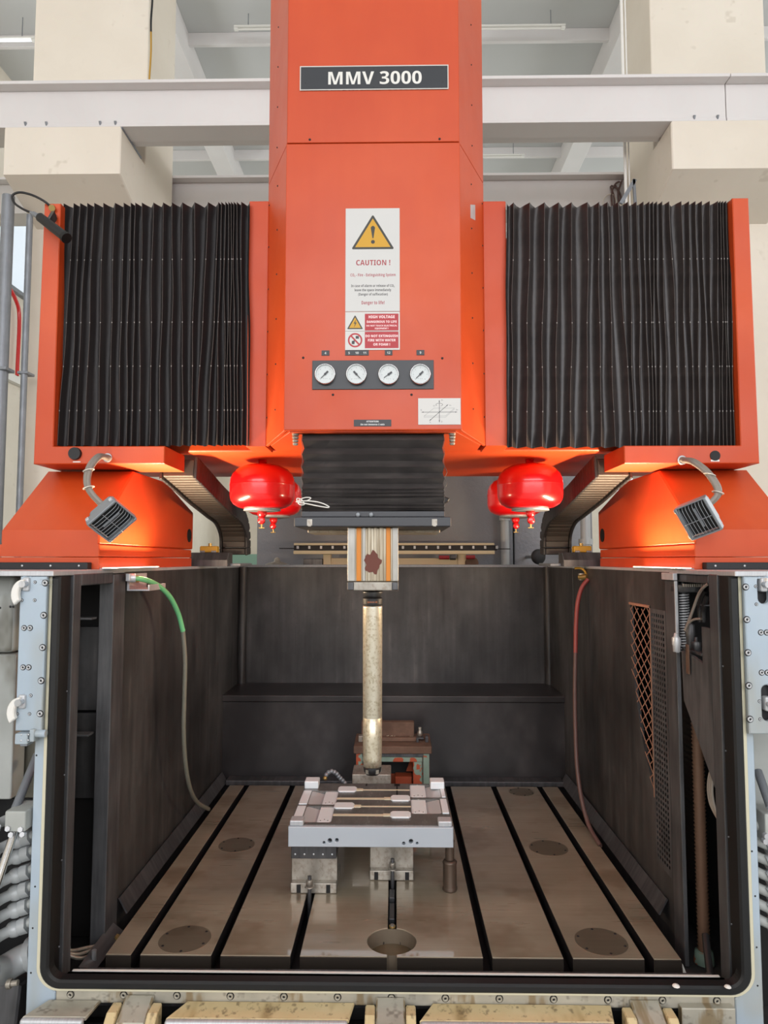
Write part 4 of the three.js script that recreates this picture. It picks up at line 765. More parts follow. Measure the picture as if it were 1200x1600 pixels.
{
  const t = thing('gantry_beam', 'orange gantry beam carrying both black bellows above the tub', 'gantry beam');
  const F = 2.62, BK = 2.875;
  const yb = 2.015, yt = 2.083, ytop = 3.042;
  const a0 = -1.378, a1 = -1.304, a2 = -0.876;
  const b0 = 0.864, b1 = 1.3, b2 = 1.369;
  part(t, 'end_frame', prismZ([[a0, yb], [a2, yb], [a2, yt], [a1, yt], [a1 - 0.002, ytop], [a0 + 0.008, ytop]], F, BK, 0.003), M.orange, 'L-shaped left end frame');
  part(t, 'end_frame', prismZ([[b0, yb - 0.003], [b2, yb - 0.003], [b2 - 0.005, ytop], [b1 + 0.002, ytop], [b1, yt - 0.003], [b0, yt - 0.003]], F, BK, 0.003), M.orange, 'L-shaped right end frame');
  part(t, 'core', box(a0 + 0.02, b2 - 0.02, 2.092, ytop - 0.05, 2.83, 3.69, 0.01), M.orange);
  for (let k = 0; k < 2; k++) part(t, 'guide_rail', box(a0 + 0.05, b2 - 0.05, 2.2 + k * 0.6, 2.26 + k * 0.6, 2.77, 2.831, 0.004), M.steelOld);
  part(t, 'plug', rod([-1.217,2.054,-2.62], [-1.217, 2.054, -2.607], 0.0245, 0.023, 24), M.dark, 'round black plug');
  const hx = 1.203, hy = 2.041;
  part(t, 'cable_hole', [facing(new THREE.CylinderGeometry(0.019, 0.019, 0.004, 24), [0, 0, 1]).translate(hx, hy, -2.6185)], M.black, 'round open cable hole');
  part(t, 'small_label', [box(-1.226 , -1.197, yb + 0.006, yb + 0.01, 2.619, 2.6205, 0)], M.white);
  part(t, 'small_label', [box(hx - 0.016, hx + 0.016, yb + 0.004, yb + 0.011, 2.619, 2.6205, 0)], M.white);
  part(t, 'grommet', facing(new THREE.TorusGeometry(0.014, 0.004, 8, 18).rotateX(Math.PI / 2), [0, 0, 1]).translate(...[-1.092,2.038,-2.615]), M.steelLight);
  part(t, 'grommet', facing(new THREE.TorusGeometry(0.014, 0.004, 8, 18).rotateX(Math.PI / 2), [0, 0, 1]).translate(...[1.078,2.024,-2.615]), M.steelLight);
  base(t);
}
function pleats(t, top, bot, y0, y1, dRidge, vin) {            // one mesh per fold, ridge to ridge, free vertical edges wobbling a little
  const N = 14, seams = [], dots = [];
  const wob = top.map(() => [rr(0, 6), rr(0, 6), rr(-1, 1)]);
  const R = (i, v) => { const a = bot[i] + (top[i] - bot[i]) * v, w = wob[i]; return a + 0.0035 * Math.sin(v * 5 + w[0]) * Math.sin(v * Math.PI) + 0.002 * Math.sin(v * 13 + w[1]) * Math.sin(v * Math.PI); };
  for (let i = 0; i + 1 < top.length; i++) {
    const pos = [], uv = [], idx = [];
    for (let j = 0; j <= N; j++) {
      const v = j / N, xa = R(i, v), xb = R(i + 1, v), gap = Math.max(0.004, xb - xa), dp = Math.min(0.042, 0.016 + gap * 0.5), y = y0 + (y1 - y0) * v;
      const bulge = 0.004 * Math.sin(v * 7 + wob[i][0] * 2) * Math.min(1, gap / 0.04);
      const cols = [[xa, dRidge], [xa + gap * 0.25, dRidge + dp * 0.52 - bulge], [xa + gap * 0.52, dRidge + dp], [xa + gap * 0.78, dRidge + dp * 0.5 + bulge], [xb, dRidge]];
      for (const [x, d] of cols) { pos.push(x, y, -d); uv.push(x, y); }
    }
    for (let j = 0; j < N; j++) for (let k = 0; k < 4; k++) { const a = j * 5 + k; idx.push(a, a + 1, a + 6, a, a + 6, a + 5); }
    const g = new THREE.BufferGeometry(); g.setAttribute('position', new THREE.Float32BufferAttribute(pos, 3)); g.setAttribute('uv', new THREE.Float32BufferAttribute(uv, 2)); g.setIndex(idx); g.computeVertexNormals();
    part(t, 'pleat', g, vin);
    if (i) { const pts = []; for (let j = 0; j <= N; j++) pts.push([R(i, j / N), y0 + (y1 - y0) * j / N, -dRidge + 0.0004]); seams.push(tube(pts, 0.0012, 28, 4)); for (const v of [0.14, 0.32, 0.5, 0.76]) dots.push(DOT.clone().scale(0.0022, 0.0032, 0.002).translate(R(i, v), y0 + (y1 - y0) * v, -dRidge + 0.0012)); }
  }
  part(t, 'edge_piping', seams, M.seam, 'worn pale fold edges');
  part(t, 'rivets', dots, M.dimRivet, 'tiny bright rivets').userData.kind = 'stuff';
}
{
  const px = (list, d, y) => list;                          // fold positions, in metres
  const t = thing('bellows_cover', 'black pleated bellows left of the orange column', 'bellows');
  const T0 = [-1.309, -1.268, -1.242, -1.214, -1.186, -1.15, -1.104, -1.069, -1.041, -1.023, -0.997, -0.951, -0.913, -0.878, -0.837, -0.788, -0.735, -0.694, -0.682, -0.666, -0.654, -0.644, -0.633, -0.621, -0.603, -0.57];
  const B0 = [-1.322, -1.302, -1.262, -1.232, -1.2, -1.145, -1.105, -1.063, -1.035, -1.015, -0.983, -0.945, -0.906, -0.861, -0.816, -0.781, -0.764, -0.719, -0.684, -0.657, -0.642, -0.63, -0.617, -0.603, -0.588, -0.56];
  pleats(t, T0, B0, 2.09 + 0.002, 3.058, 2.65, M.vinyl);
  base(t);
  const r = thing('bellows_cover', 'black pleated bellows right of the orange column', 'bellows');
  const T1 = [0.439, 0.466, 0.529, 0.587, 0.642, 0.692, 0.754, 0.799, 0.832, 0.874, 0.911, 0.944, 0.971, 0.994, 1.009, 1.024, 1.044, 1.071, 1.118, 1.148, 1.173, 1.198, 1.228, 1.26, 1.27, 1.28, 1.292, 1.305, 1.312];
  const B1 = [0.428, 0.448, 0.504, 0.563, 0.616, 0.67, 0.734, 0.787, 0.841, 0.9, 0.917, 0.943, 0.97, 0.985, 0.997, 1.012, 1.036, 1.087, 1.116, 1.138, 1.162, 1.189, 1.213, 1.235, 1.25, 1.264, 1.279, 1.293, 1.315];
  pleats(r, T1, B1, 2.08 + 0.002, 3.046, 2.65, M.vinylWide);
  base(r);
}
// ---------- the orange spindle column ----------
const CF = 2.38, CX0 = -0.385, CX1 = 0.232, CB = 2.105, SEAM = 3.129, CTOP = 4.5;
{
  const t = thing('spindle_column', 'tall orange spindle column in the middle of the gantry beam', 'column');
  const W = 2.685, BX0 = -0.503, BX1 = 0.353, SB = 3.146;
  part(t, 'lower_cover', box(CX0, CX1, CB - 0.008, SEAM - 0.0015, CF, CF + 0.02, 0.004), M.orange);
  part(t, 'upper_cover', box(CX0 + 0.002, CX1 - 0.001, SEAM + 0.0015, CTOP, CF + 0.001, CF + 0.02, 0.004), M.orange);
  const e = 0.003;
  const L = (y) => [CX0 + 0.001, y, -CF - 0.008], LB = (y) => [BX0, y, -W], Rr = (y) => [CX1 - 0.001, y, -CF - 0.008], RB = (y) => [BX1, y, -W];
  part(t, 'lower_side_panel', slab([LB(CB - 0.014), L(CB - 0.008), L(SEAM - e), LB(SB - e)], 0.012, 0.001), M.orange);
  part(t, 'lower_side_panel', slab([Rr(CB - 0.008), RB(CB - 0.014), RB(SB - e), Rr(SEAM - e)], 0.012, 0.001), M.orange);
  part(t, 'upper_side_panel', slab([LB(SB), L(SEAM), L(CTOP), LB(CTOP)], 0.012, 0.001), M.orange);
  part(t, 'upper_side_panel', slab([Rr(SEAM), RB(SB), RB(CTOP), Rr(CTOP)], 0.012, 0.001), M.orange);
  part(t, 'rear_box', box(BX0 + 0.01, BX1 - 0.01, 3.0, CTOP, 2.69, 3.2, 0.004), M.orange);
  part(t, 'carriage_plate', box(-0.578, BX0 + 0.004, 2.088, 3.075, 2.675, 2.83, 0.004), M.orange);
  part(t, 'carriage_plate', box(BX1 - 0.004, 0.44, 2.088, 3.067, 2.675, 2.83, 0.004), M.orange);
  part(t, 'bottom_plate', prismY([[CX0 + 0.02, CF + 0.015], [CX1 - 0.02, CF + 0.015], [BX1 - 0.02, W], [BX1 - 0.02, 2.9], [BX0 + 0.02, 2.9], [BX0 + 0.02, W]], CB - 0.012, CB - 0.002, 0.001), M.orange);
  for (const q of [[-0.301,3.142,-2.38], [0.16,3.14,-2.38], [-0.214,2.221,-2.38], [0.058,2.22,-2.38], [-0.318,2.352,-2.38], [0.165,2.348,-2.38]]) shared(t, 'screw', DOT, M.dark, [q[0], q[1], -CF + 0.0], 0.0045);
  for (let k = 0; k < 6; k++) { const y = 2.2 + k * 0.17; for (const s of [-1, 1]) for (const f of [0.45, 0.93]) { const A = s < 0 ? L(y) : Rr(y), B = s < 0 ? LB(y) : RB(y); shared(t, 'screw', DOT, M.dark, [A[0] + (B[0] - A[0]) * f, y, A[2] + (B[2] - A[2]) * f + 0.001], 0.0035); } }
  for (let k = 0; k < 4; k++) for (const s of [-1, 1]) { const y = SEAM + 0.08 + k * 0.16, A = s < 0 ? L(y) : Rr(y), B = s < 0 ? LB(y) : RB(y); shared(t, 'screw', DOT, M.dark, [A[0] + (B[0] - A[0]) * 0.5, y, A[2] + (B[2] - A[2]) * 0.5 + 0.001], 0.0035); }
  const rub = (A, B, f0, f1, y0, y1) => slab([[f0, y0], [f1, y0 + 0.02], [f1, y1], [f0, y1 - 0.03]].map(([f, y]) => [A(y)[0] + (B(y)[0] - A(y)[0]) * f, y, A(y)[2] + (B(y)[2] - A(y)[2]) * f + 0.0014]), 0.001);
  part(t, 'bare_metal_patch', rub(Rr, RB, 0.42, 0.62, 2.916, 2.997), M.steelLight, 'worn bare metal patch');
  part(t, 'hanger_bolt', [[CX0 + 0.035], [CX1 - 0.03]].map(([x]) => [0, 1, 2, 3].map((k) => rod([x, CB - 0.012 - k * 0.011, -CF - 0.05], [x, CB - 0.019 - k * 0.011, -CF - 0.05], 0.014 - k * 0.001, 0.012 - k * 0.001, 6))), M.steelOld);
  base(t);
}
// signs and gauges on the column
function sign(name, label, cat, x0, x1, y0, y1, cw, ch, draw, t = 0.002) {
  const cv = document.createElement('canvas'); cv.width = cw; cv.height = ch; const c = cv.getContext('2d'); draw(c, cw, ch);
  const tx = new THREE.CanvasTexture(cv); tx.colorSpace = THREE.SRGBColorSpace;
  const g = new THREE.BoxGeometry(x1 - x0, y1 - y0, t);
  const m = new THREE.Mesh(g, mat(0xffffff, 0.45, 0, { map: tx })); m.position.set((x0 + x1) / 2, (y0 + y1) / 2, -CF + t / 2 + 0.0004);
  m.name = numbered(name); m.userData = { label, category: cat }; m.castShadow = m.receiveShadow = true; scene.add(m); return m;
}
const txt = (c, s, x, y, size, fill, font = 'sans-serif', weight = 'bold', width) => {
  if (s.includes('CO2')) {                                   // the 2 of CO2 is set small and low
    const [a, b] = s.split('CO2'), f = (k) => { c.font = `${weight} ${k}px ${font}`; }; f(size);
    const wa = c.measureText(a + 'CO').width, wb = c.measureText(b).width; f(size * 0.6); const w2 = c.measureText('2').width, W = wa + w2 + wb;
    c.save(); c.translate(x - width / 2, y); c.scale(width / W, 1); c.fillStyle = fill; c.textAlign = 'left'; c.textBaseline = 'middle';
    f(size); c.fillText(a + 'CO', 0, 0); c.fillText(b, wa + w2, 0); f(size * 0.6); c.fillText('2', wa, size * 0.3); c.restore(); return;
  }
  c.fillStyle = fill; c.font = `${weight} ${size}px ${font}`; c.textAlign = 'center'; c.textBaseline = 'middle';
  if (width) { const w = c.measureText(s).width || width; c.save(); c.translate(x, y); c.scale(width / w, 1); c.fillText(s, 0, 0); c.restore(); } else c.fillText(s, x, y);
};
sign('name_plate', 'black name plate with white lettering MMV 3000 high on the column', 'name plate', -0.338, 0.193, 3.323, 3.414, 1024, 168, (c, w, h) => {
  c.fillStyle = '#c9c4bd'; c.fillRect(0, 0, w, h); c.fillStyle = '#282b30'; c.fillRect(7, 7, w - 14, h - 14);
  txt(c, 'MMV 3000', w * 0.502, h * 0.52, 122, '#dedcd6', 'sans-serif', 'bold', 660);
  c.fillStyle = '#22252a'; for (const [x, y] of [[38, 118], [510, 20], [510, 150], [985, 24], [985, 120]]) { c.beginPath(); c.arc(x, y, 7, 0, 7); c.fill(); }
});
const tri = (c, cx, y0, y1, hw, lw) => { c.lineJoin = 'round'; c.lineWidth = lw; c.strokeStyle = '#2c2b22'; c.fillStyle = '#c89503'; c.beginPath(); c.moveTo(cx, y0); c.lineTo(cx + hw, y1); c.lineTo(cx - hw, y1); c.closePath(); c.fill(); c.stroke(); };
const SX0 = -0.172, SX1 = 0.018;
sign('caution_sign', 'tall white caution sign with a yellow exclamation triangle on the column', 'sign', SX0, SX1, 2.515, 2.886, 512, 976, (c, w, h) => {
  c.fillStyle = '#c9c8c5'; c.fillRect(0, 0, w, h);
  tri(c, 258, 78, 380, 186, 20);
  c.fillStyle = '#2c2b22'; c.beginPath(); c.moveTo(238, 185); c.quadraticCurveTo(258, 150, 279, 185); c.lineTo(264, 285); c.lineTo(254, 285); c.closePath(); c.fill(); c.beginPath(); c.arc(259, 320, 18, 0, 7); c.fill();
  txt(c, 'CAUTION !', 262, 518, 70, '#9c3038', 'sans-serif', 'bold', 330);
  txt(c, 'CO2 - Fire - Extinguishing System', 260, 634, 36, '#98303a', 'sans-serif', 'bold', 430);
  txt(c, 'In case of alarm or release of CO2', 258, 735, 32, '#2c2a2a', 'sans-serif', 'bold', 410);
  txt(c, 'leave the space immediately', 258, 775, 32, '#2c2a2a', 'sans-serif', 'bold', 345);
  txt(c, '(Danger of suffocation)', 260, 815, 32, '#2c2a2a', 'sans-serif', 'bold', 280);
  txt(c, 'Danger to life!', 260, 895, 42, '#98303a', 'sans-serif', 'bold', 220);
});
sign('voltage_sign', 'white and red high voltage sign directly below the caution sign', 'sign', SX0, SX1, 2.445, 2.513, 512, 182, (c, w, h) => {
  c.fillStyle = '#cccbc7'; c.fillRect(0, 0, w, h); tri(c, 92, 40, 158, 66, 11);
  c.fillStyle = '#2c2b22'; c.beginPath(); c.moveTo(100, 72); c.lineTo(78, 112); c.lineTo(92, 110); c.lineTo(82, 148); c.lineTo(108, 100); c.lineTo(94, 102); c.closePath(); c.fill();
  c.fillStyle = '#ab1a24'; c.fillRect(184, 18, 316, 160);
  txt(c, 'HIGH VOLTAGE', 342, 48, 38, '#f4e6e4', 'sans-serif', 'bold', 250); txt(c, 'DANGEROUS TO LIFE', 342, 94, 30, '#f4e6e4', 'sans-serif', 'bold', 284);
  txt(c, 'DO NOT TOUCH ELECTRICAL', 342, 132, 22, '#f4e6e4', 'sans-serif', 'bold', 290); txt(c, 'EQUIPMENT !', 342, 158, 22, '#f4e6e4', 'sans-serif', 'bold', 130);
});
sign('water_sign', 'white and red sign forbidding water, lowest of the signs above the gauges', 'sign', SX0, SX1, 2.378, 2.444, 512, 176, (c, w, h) => {
  c.fillStyle = '#cccbc7'; c.fillRect(0, 0, w, h);
  c.fillStyle = '#2c2c30'; c.fillRect(98, 44, 30, 26); c.beginPath(); c.moveTo(62, 92); c.lineTo(92, 84); c.lineTo(86, 122); c.lineTo(60, 120); c.closePath(); c.fill();
  c.strokeStyle = '#ab1a24'; c.lineWidth = 15; c.beginPath(); c.arc(93, 84, 60, 0, 7); c.stroke(); c.beginPath(); c.moveTo(52, 40); c.lineTo(134, 128); c.stroke();
  c.fillStyle = '#ab1a24'; c.fillRect(184, 4, 316, 156);
  txt(c, 'DO NOT EXTINGUISH', 342, 44, 32, '#f4e6e4', 'sans-serif', 'bold', 308); txt(c, 'FIRE WITH WATER', 342, 84, 32, '#f4e6e4', 'sans-serif', 'bold', 262); txt(c, 'OR FOAM !', 342, 124, 32, '#f4e6e4', 'sans-serif', 'bold', 160);
});
const tagSign = (label, x0, x1, text) => sign('number_tag', label, 'tag', x0, x1, 2.359, 2.377, Math.round(110 * (x1 - x0) / 0.0245), 80, (c, w, h) => { c.fillStyle = '#2a2c30'; c.fillRect(0, 0, w, h); const n = text.length; text.forEach((s, i) => txt(c, s, w * (i + 0.5) / n, h * 0.54, 50, '#cfcfcc', 'sans-serif', 'bold')); });
tagSign('small black number tag 4 above the first gauge', -0.254, -0.227, ['4']);
tagSign('wide black number tag 5 10 11 above the second gauge', -0.172, -0.09, ['5', '10', '11']);
tagSign('small black number tag 12 above the third gauge', -0.034, -0.008, ['12']);
tagSign('small black number tag 9 above the fourth gauge', 0.076, 0.103, ['9']);
sign('axis_sign', 'white sign with a drawing of the machine axes at the lower right of the column', 'sign', 0.081, 0.227, 2.115, 2.207, 512, 318, (c, w, h) => {
  c.fillStyle = '#cfcdc9'; c.fillRect(0, 0, w, h);
  const ar = (x0, y0, x1, y1, lw) => { c.strokeStyle = c.fillStyle = '#2b2c30'; c.lineWidth = lw; c.beginPath(); c.moveTo(x0, y0); c.lineTo(x1, y1); c.stroke(); const a = Math.atan2(y1 - y0, x1 - x0); c.beginPath(); c.moveTo(x1, y1); c.lineTo(x1 - 24 * Math.cos(a - 0.3), y1 - 24 * Math.sin(a - 0.3)); c.lineTo(x1 - 24 * Math.cos(a + 0.3), y1 - 24 * Math.sin(a + 0.3)); c.fill(); };
  c.strokeStyle = '#8b8b8b'; c.lineWidth = 3; c.beginPath(); c.moveTo(72, 214); c.lineTo(190, 120); c.lineTo(438, 120); c.lineTo(330, 214); c.closePath(); c.stroke(); c.beginPath(); c.moveTo(72, 214); c.lineTo(72, 230); c.lineTo(330, 230); c.lineTo(438, 132); c.stroke();
  ar(255, 168, 40, 168, 5); ar(255, 168, 470, 168, 5); ar(255, 168, 255, 22, 5); ar(255, 168, 255, 290, 5); ar(255, 168, 362, 76, 5); ar(255, 168, 135, 272, 5);
  c.lineWidth = 4; c.beginPath(); c.ellipse(255, 78, 40, 18, 0, 2.4, 7.4); c.stroke();
  for (const [s, x, y] of [['Z+', 290, 24], ['Z-', 286, 282], ['X-', 38, 142], ['X+', 470, 142], ['Y+', 388, 88], ['Y-', 146, 290], ['C+', 196, 92]]) txt(c, s, x, y, 24, '#2b2c30', 'sans-serif', 'normal');
});
sign('attention_label', 'small black attention label at the bottom edge of the column cover', 'label', -0.141, -0.012, 2.11, 2.133, 512, 92, (c, w, h) => { c.fillStyle = '#2a2b2f'; c.fillRect(0, 0, w, h); txt(c, 'ATTENTION', w / 2, 26, 30, '#e8e8e6', 'sans-serif', 'bold', 170); txt(c, 'Do not immerse C-axis', w / 2, 66, 32, '#e8e8e6', 'sans-serif', 'bold', 330); });
single('gauge_panel', box(-0.286, 0.135, 2.239, 2.341, CF - 0.004, CF - 0.0003, 0.001), M.signBlack, 'flat black panel that holds the four round gauges', 'panel');
{
  const dial = (() => { const cv = document.createElement('canvas'); cv.width = cv.height = 256; const c = cv.getContext('2d'); c.fillStyle = '#c6cbca'; c.fillRect(0, 0, 256, 256); c.strokeStyle = '#4b5052'; for (let i = 0; i <= 24; i++) { const a = (135 + i * 11.25) * Math.PI / 180, big = i % 4 === 0; c.lineWidth = big ? 4 : 2; c.beginPath(); c.moveTo(128 + Math.cos(a) * 104, 128 + Math.sin(a) * 104); c.lineTo(128 + Math.cos(a) * (big ? 84 : 94), 128 + Math.sin(a) * (big ? 84 : 94)); c.stroke(); } c.fillStyle = '#4b5052'; for (const x of [104, 128, 152]) c.fillRect(x - 4, 186, 8, 6); const t = new THREE.CanvasTexture(cv); t.colorSpace = THREE.SRGBColorSpace; return mat(0xffffff, 0.3, 0, { map: t }); })();
  const r = 0.0365;
  const g = thing('pressure_gauge', 'round white pressure gauge under the number 4, first from the left', 'gauge', 'round pressure gauges in the black panel');
  part(g, 'bezel', facing(lathe([[r * 0.84, 0.008], [r * 0.88, 0.016], [r * 0.95, 0.018], [r, 0.012], [r, 0]], 36), [0, 0, 1]), M.chrome);
  const d = new THREE.Mesh(new THREE.CircleGeometry(r * 0.88, 36), dial); d.name = 'dial'; d.position.z = 0.009; g.add(d);
  const n = part(g, 'needle', [new THREE.BoxGeometry(0.0022, 0.024, 0.001).translate(0, 0.008, 0), new THREE.BoxGeometry(0.006, 0.012, 0.001).translate(0, -0.008, 0), facing(new THREE.CylinderGeometry(0.004, 0.004, 0.002, 12), [0, 0, 1])], M.signBlack); n.position.z = 0.012;
  const spots = [[-0.24,2.29,-2.376], [-0.132,2.289,-2.376], [-0.021,2.288,-2.376], [0.088,2.288,-2.376]], ang = [2.36, -2.4, 2.2, 2.36];
  const lab = ['', 'round white pressure gauge under the numbers 5 10 11, second from the left', 'round white pressure gauge under the number 12, third from the left', 'round white pressure gauge under the number 9, rightmost of the four'];
  g.position.set(spots[0][0], spots[0][1], -CF + 0.004); g.children[2].rotation.z = ang[0];
  for (let i = 1; i < 4; i++) { const c = copy(g, lab[i]); c.position.set(spots[i][0], spots[i][1], -CF + 0.004); c.children[2].rotation.z = ang[i]; }
}
// ---------- ram, its bellows and the tool ----------
{
  const t = thing('ram_bellows', 'black horizontally folded bellows under the orange column', 'bellows');
  const x0 = -0.326, x1 = 0.173, d0 = 2.425, d1 = 2.86;
  const folds = [2.09, 2.095, 2.07, 2.045, 2.021, 1.999, 1.976, 1.956, 1.935, 1.918, 1.9, 1.894, 1.887, 1.88, 1.874, 1.869, 1.864, 1.849, 1.843, 1.837, 1.832, 1.826, 1.822];
  const S = 20, W = folds.map(() => [rr(0, 6), rr(-1, 1)]);
  for (let i = 0; i + 2 < folds.length; i += 2) {         // one mesh per fold: in, out, in
    const pos = [], idx = [], loop = [];
    for (let k = 0; k <= S; k++) loop.push([k / S, 0]); loop.push([1, 1], [0, 1], [0, 0]);
    for (let j = 0; j < 3; j++) {
      const q = i + j, o = q % 2 === 0 ? 0 : Math.min(0.026, Math.max(0.008, (folds[Math.max(0, q - 1)] - folds[Math.min(q + 1, folds.length - 1)]) * 0.5));
      for (const [u, v] of loop) { const y = folds[q] + 0.003 * W[q][1] * Math.sin(u * 5 + W[q][0]) * Math.sin(u * Math.PI) * (q > 8 ? 1 : 0.3); pos.push(x0 + o * 0.2 + (x1 - x0 - 0.4 * o) * u, y, -(d0 + o + (d1 - d0 - 2 * o) * v)); }
    }
    const n = loop.length; for (let j = 0; j < 2; j++) for (let k = 0; k < n - 1; k++) { const a = j * n + k; idx.push(a, a + n, a + 1, a + 1, a + n, a + n + 1); }
    let g = new THREE.BufferGeometry(); g.setAttribute('position', new THREE.Float32BufferAttribute(pos, 3)); g.setIndex(idx); g = g.toNonIndexed(); g.computeVertexNormals();
    part(t, 'pleat', g, M.vinylGrey);
  }
  part(t, 'side_piping', [tube(folds.map((y, i) => [x0 + (i % 2 ? 0.004 : 0) - 0.001, y, -d0 + 0.001]), 0.0009, 80, 5), tube(folds.map((y, i) => [x1 - (i % 2 ? 0.004 : 0) + 0.001 + (i > 5 && i < 10 ? 0.012 * (i % 2) : 0), y, -d0 + 0.001]), 0.0009, 80, 5)], M.seam);
  part(t, 'flap', prismZ([[x1 - 0.004, 1.875], [x1 + 0.02, 1.864], [x1 + 0.014, 1.853], [x1 - 0.004, 1.844]], 2.43, 2.46, 0.004), M.vinyl);
  const yb = 1.765, ym = 1.799;
  part(t, 'clamp_plate', box(x0, x1, 1.799, 1.82, 2.42, 2.865, 0.003), M.plate);
  part(t, 'base_plate', box(-0.349, 0.194, yb, ym, 2.408, 2.9, 0.004), M.plate);
  part(t, 'base_rim', [box(-0.333, 0.172, yb - 0.012, yb, 2.66, 2.88, 0.003)], M.steelOld);
  for (const x of [-0.295, 0.137]) { part(t, 'notch', [box(x - 0.009, x + 0.009, yb + 0.004, yb + 0.026, 2.4065, 2.409, 0), box(x - 0.005, x + 0.005, yb + 0.001, yb + 0.018, 2.4055, 2.408, 0)], M.steelOld); }
  for (const q of [[-0.128,1.807,-2.41], [-0.082,1.807,-2.41]]) part(t, 'bolt', facing(lathe([[0, 0.012], [0.006, 0.012], [0.0085, 0.009], [0.0085, 0]], 12), [0, 0, 1]).translate(q[0], q[1], -2.42), M.galv);
  base(t);
  const w = thing('wire_loops', 'loops of white tie wire hanging at the left of the ram bellows', 'wire');
  part(w, 'loop', tube([[-0.335,1.856,-2.41], [-0.308,1.866,-2.4], [-0.29,1.864,-2.4], [-0.303,1.855,-2.4]], 0.0018, 30, 6, true), M.white);
  part(w, 'loop', tube([[-0.341,1.851,-2.4], [-0.291,1.853,-2.395], [-0.247,1.844,-2.395], [-0.225,1.831,-2.4], [-0.259,1.835,-2.4], [-0.303,1.844,-2.4]], 0.0022, 40, 6, true), M.white);
  part(w, 'loop', tube([[-0.339,1.862,-2.4], [-0.33,1.842,-2.4], [-0.312,1.842,-2.4], [-0.325,1.86,-2.4]], 0.0018, 30, 6, true), M.white); base(w);
}
const AX = -0.081;
{
  const t = thing('spindle_ram', 'striped ground steel ram with two orange guide strips below the bellows plate', 'ram');
  const x0 = -0.166, x1 = 0.012, y0 = 1.574, y1 = 1.765 - 0.001;
  part(t, 'body', box(x0, x1, y0, y1, 2.452, 2.64, 0.004), M.ram);
  const st = (a, b, m, p, lab) => part(t, 'guide_strip', box(a, b, y0 + 0.002, y1, 2.452 - p, 2.47, 0.002), m, lab);
  st(x0, -0.139, M.ramStrip, 0.006); st(-0.135, -0.118, M.orangeStrip, 0.004, 'orange guide strip');
  st(-0.114, -0.103, M.ramStrip, 0.003); st(-0.096, -0.083, M.ram, 0.003); st(-0.076, -0.063, M.ram, 0.003); st(-0.056, -0.04, M.ram, 0.003);
  st(-0.031, -0.015, M.orangeStrip, 0.004, 'orange guide strip'); st(-0.009, x1, M.ramStrip, 0.006);
  const cx = -0.078, cy = 1.639, bl = []; for (let i = 0; i < 28; i++) { const a = i / 28 * 6.283, r = 1 + 0.14 * Math.sin(5 * a + 1) + 0.1 * Math.sin(9 * a); bl.push([cx + 0.028 * r * Math.cos(a), cy + 0.04 * r * Math.sin(a) * (Math.sin(a) > 0 ? 1 : 0.9)]); }
  part(t, 'sealant_patch', prismZ(bl, 2.4475, 2.4495, 0.0004), mat(0x6a3a2e, 0.7), 'brown sealant patch');
  part(t, 'nose_block', box(x0, x1, 1.543, y0, 2.444, 2.64, 0.004), M.steelOld);
  part(t, 'nose_corner', [box(x0, -0.143, 1.545, y0 - 0.001, 2.44, 2.46, 0.003), box(-0.011, x1, 1.545, y0 - 0.001, 2.44, 2.46, 0.003)], M.gun);
  base(t);
}
{
  const t = thing('boring_tool', 'long slim silver extension tool hanging from the ram nose', 'tool');
  const Z = -2.545, y = (p) => 1.65 - (p - 875) * 2.5525 / 1090;
  part(t, 'collar', lathe([[0, y(922)], [0.036, y(922)], [0.037, y(926)], [0.03, y(929)], [0.03, y(933)], [0, y(933)]].map((p) => p)).translate(AX, 0, Z), M.gun);
  part(t, 'label_ring', lathe([[0, y(933)], [0.035, y(933)], [0.036, y(935)], [0.036, y(943)], [0.034, y(946)], [0, y(946)]]).translate(AX, 0, Z), M.dark);
  part(t, 'shank', lathe([[0, y(945)], [0.0345, y(945)], [0.0355, y(948)], [0.0345, y(1115)], [0, y(1115)]], 40).translate(AX, 0, Z), M.quillBright);
  part(t, 'worn_tip', lathe([[0, y(1115)], [0.0345, y(1115)], [0.0345, y(1150)], [0.0335, y(1176)], [0.0318, y(1188)], [0, y(1188)]], 40).translate(AX, 0, Z), M.quill, 'worn mottled lower end');
  part(t, 'cutter_head', lathe([[0, y(1188)], [0.030, y(1188)], [0.032, y(1190)], [0.031, y(1195)], [0.024, y(1200)], [0, y(1200)]], 24).translate(AX, 0, Z), M.dark);
  for (let k = 0; k < 5; k++) { const a = k / 5 * 6.283 + 1.57; part(t, 'cutting_insert', new THREE.BoxGeometry(0.008, 0.014, 0.012).translate(0.028, 0, 0).rotateY(a).translate(AX, y(1194), Z), M.steelOld); }
  const cv = document.createElement('canvas'); cv.width = 256; cv.height = 64; const c = cv.getContext('2d'); c.fillStyle = '#2a2420'; c.fillRect(0, 0, 256, 64); txt(c, 'system 25', 128, 34, 34, '#c06a3c', 'sans-serif', 'bold', 150);
  const tx = new THREE.CanvasTexture(cv); tx.colorSpace = THREE.SRGBColorSpace;
  const lb = new THREE.Mesh(new THREE.CylinderGeometry(0.0363, 0.0363, 0.013, 20, 1, true, -0.9, 1.8), mat(0xffffff, 0.45, 0, { map: tx })); lb.name = 'printed_band'; lb.position.set(AX, y(939), Z); t.add(lb);
  base(t);
}
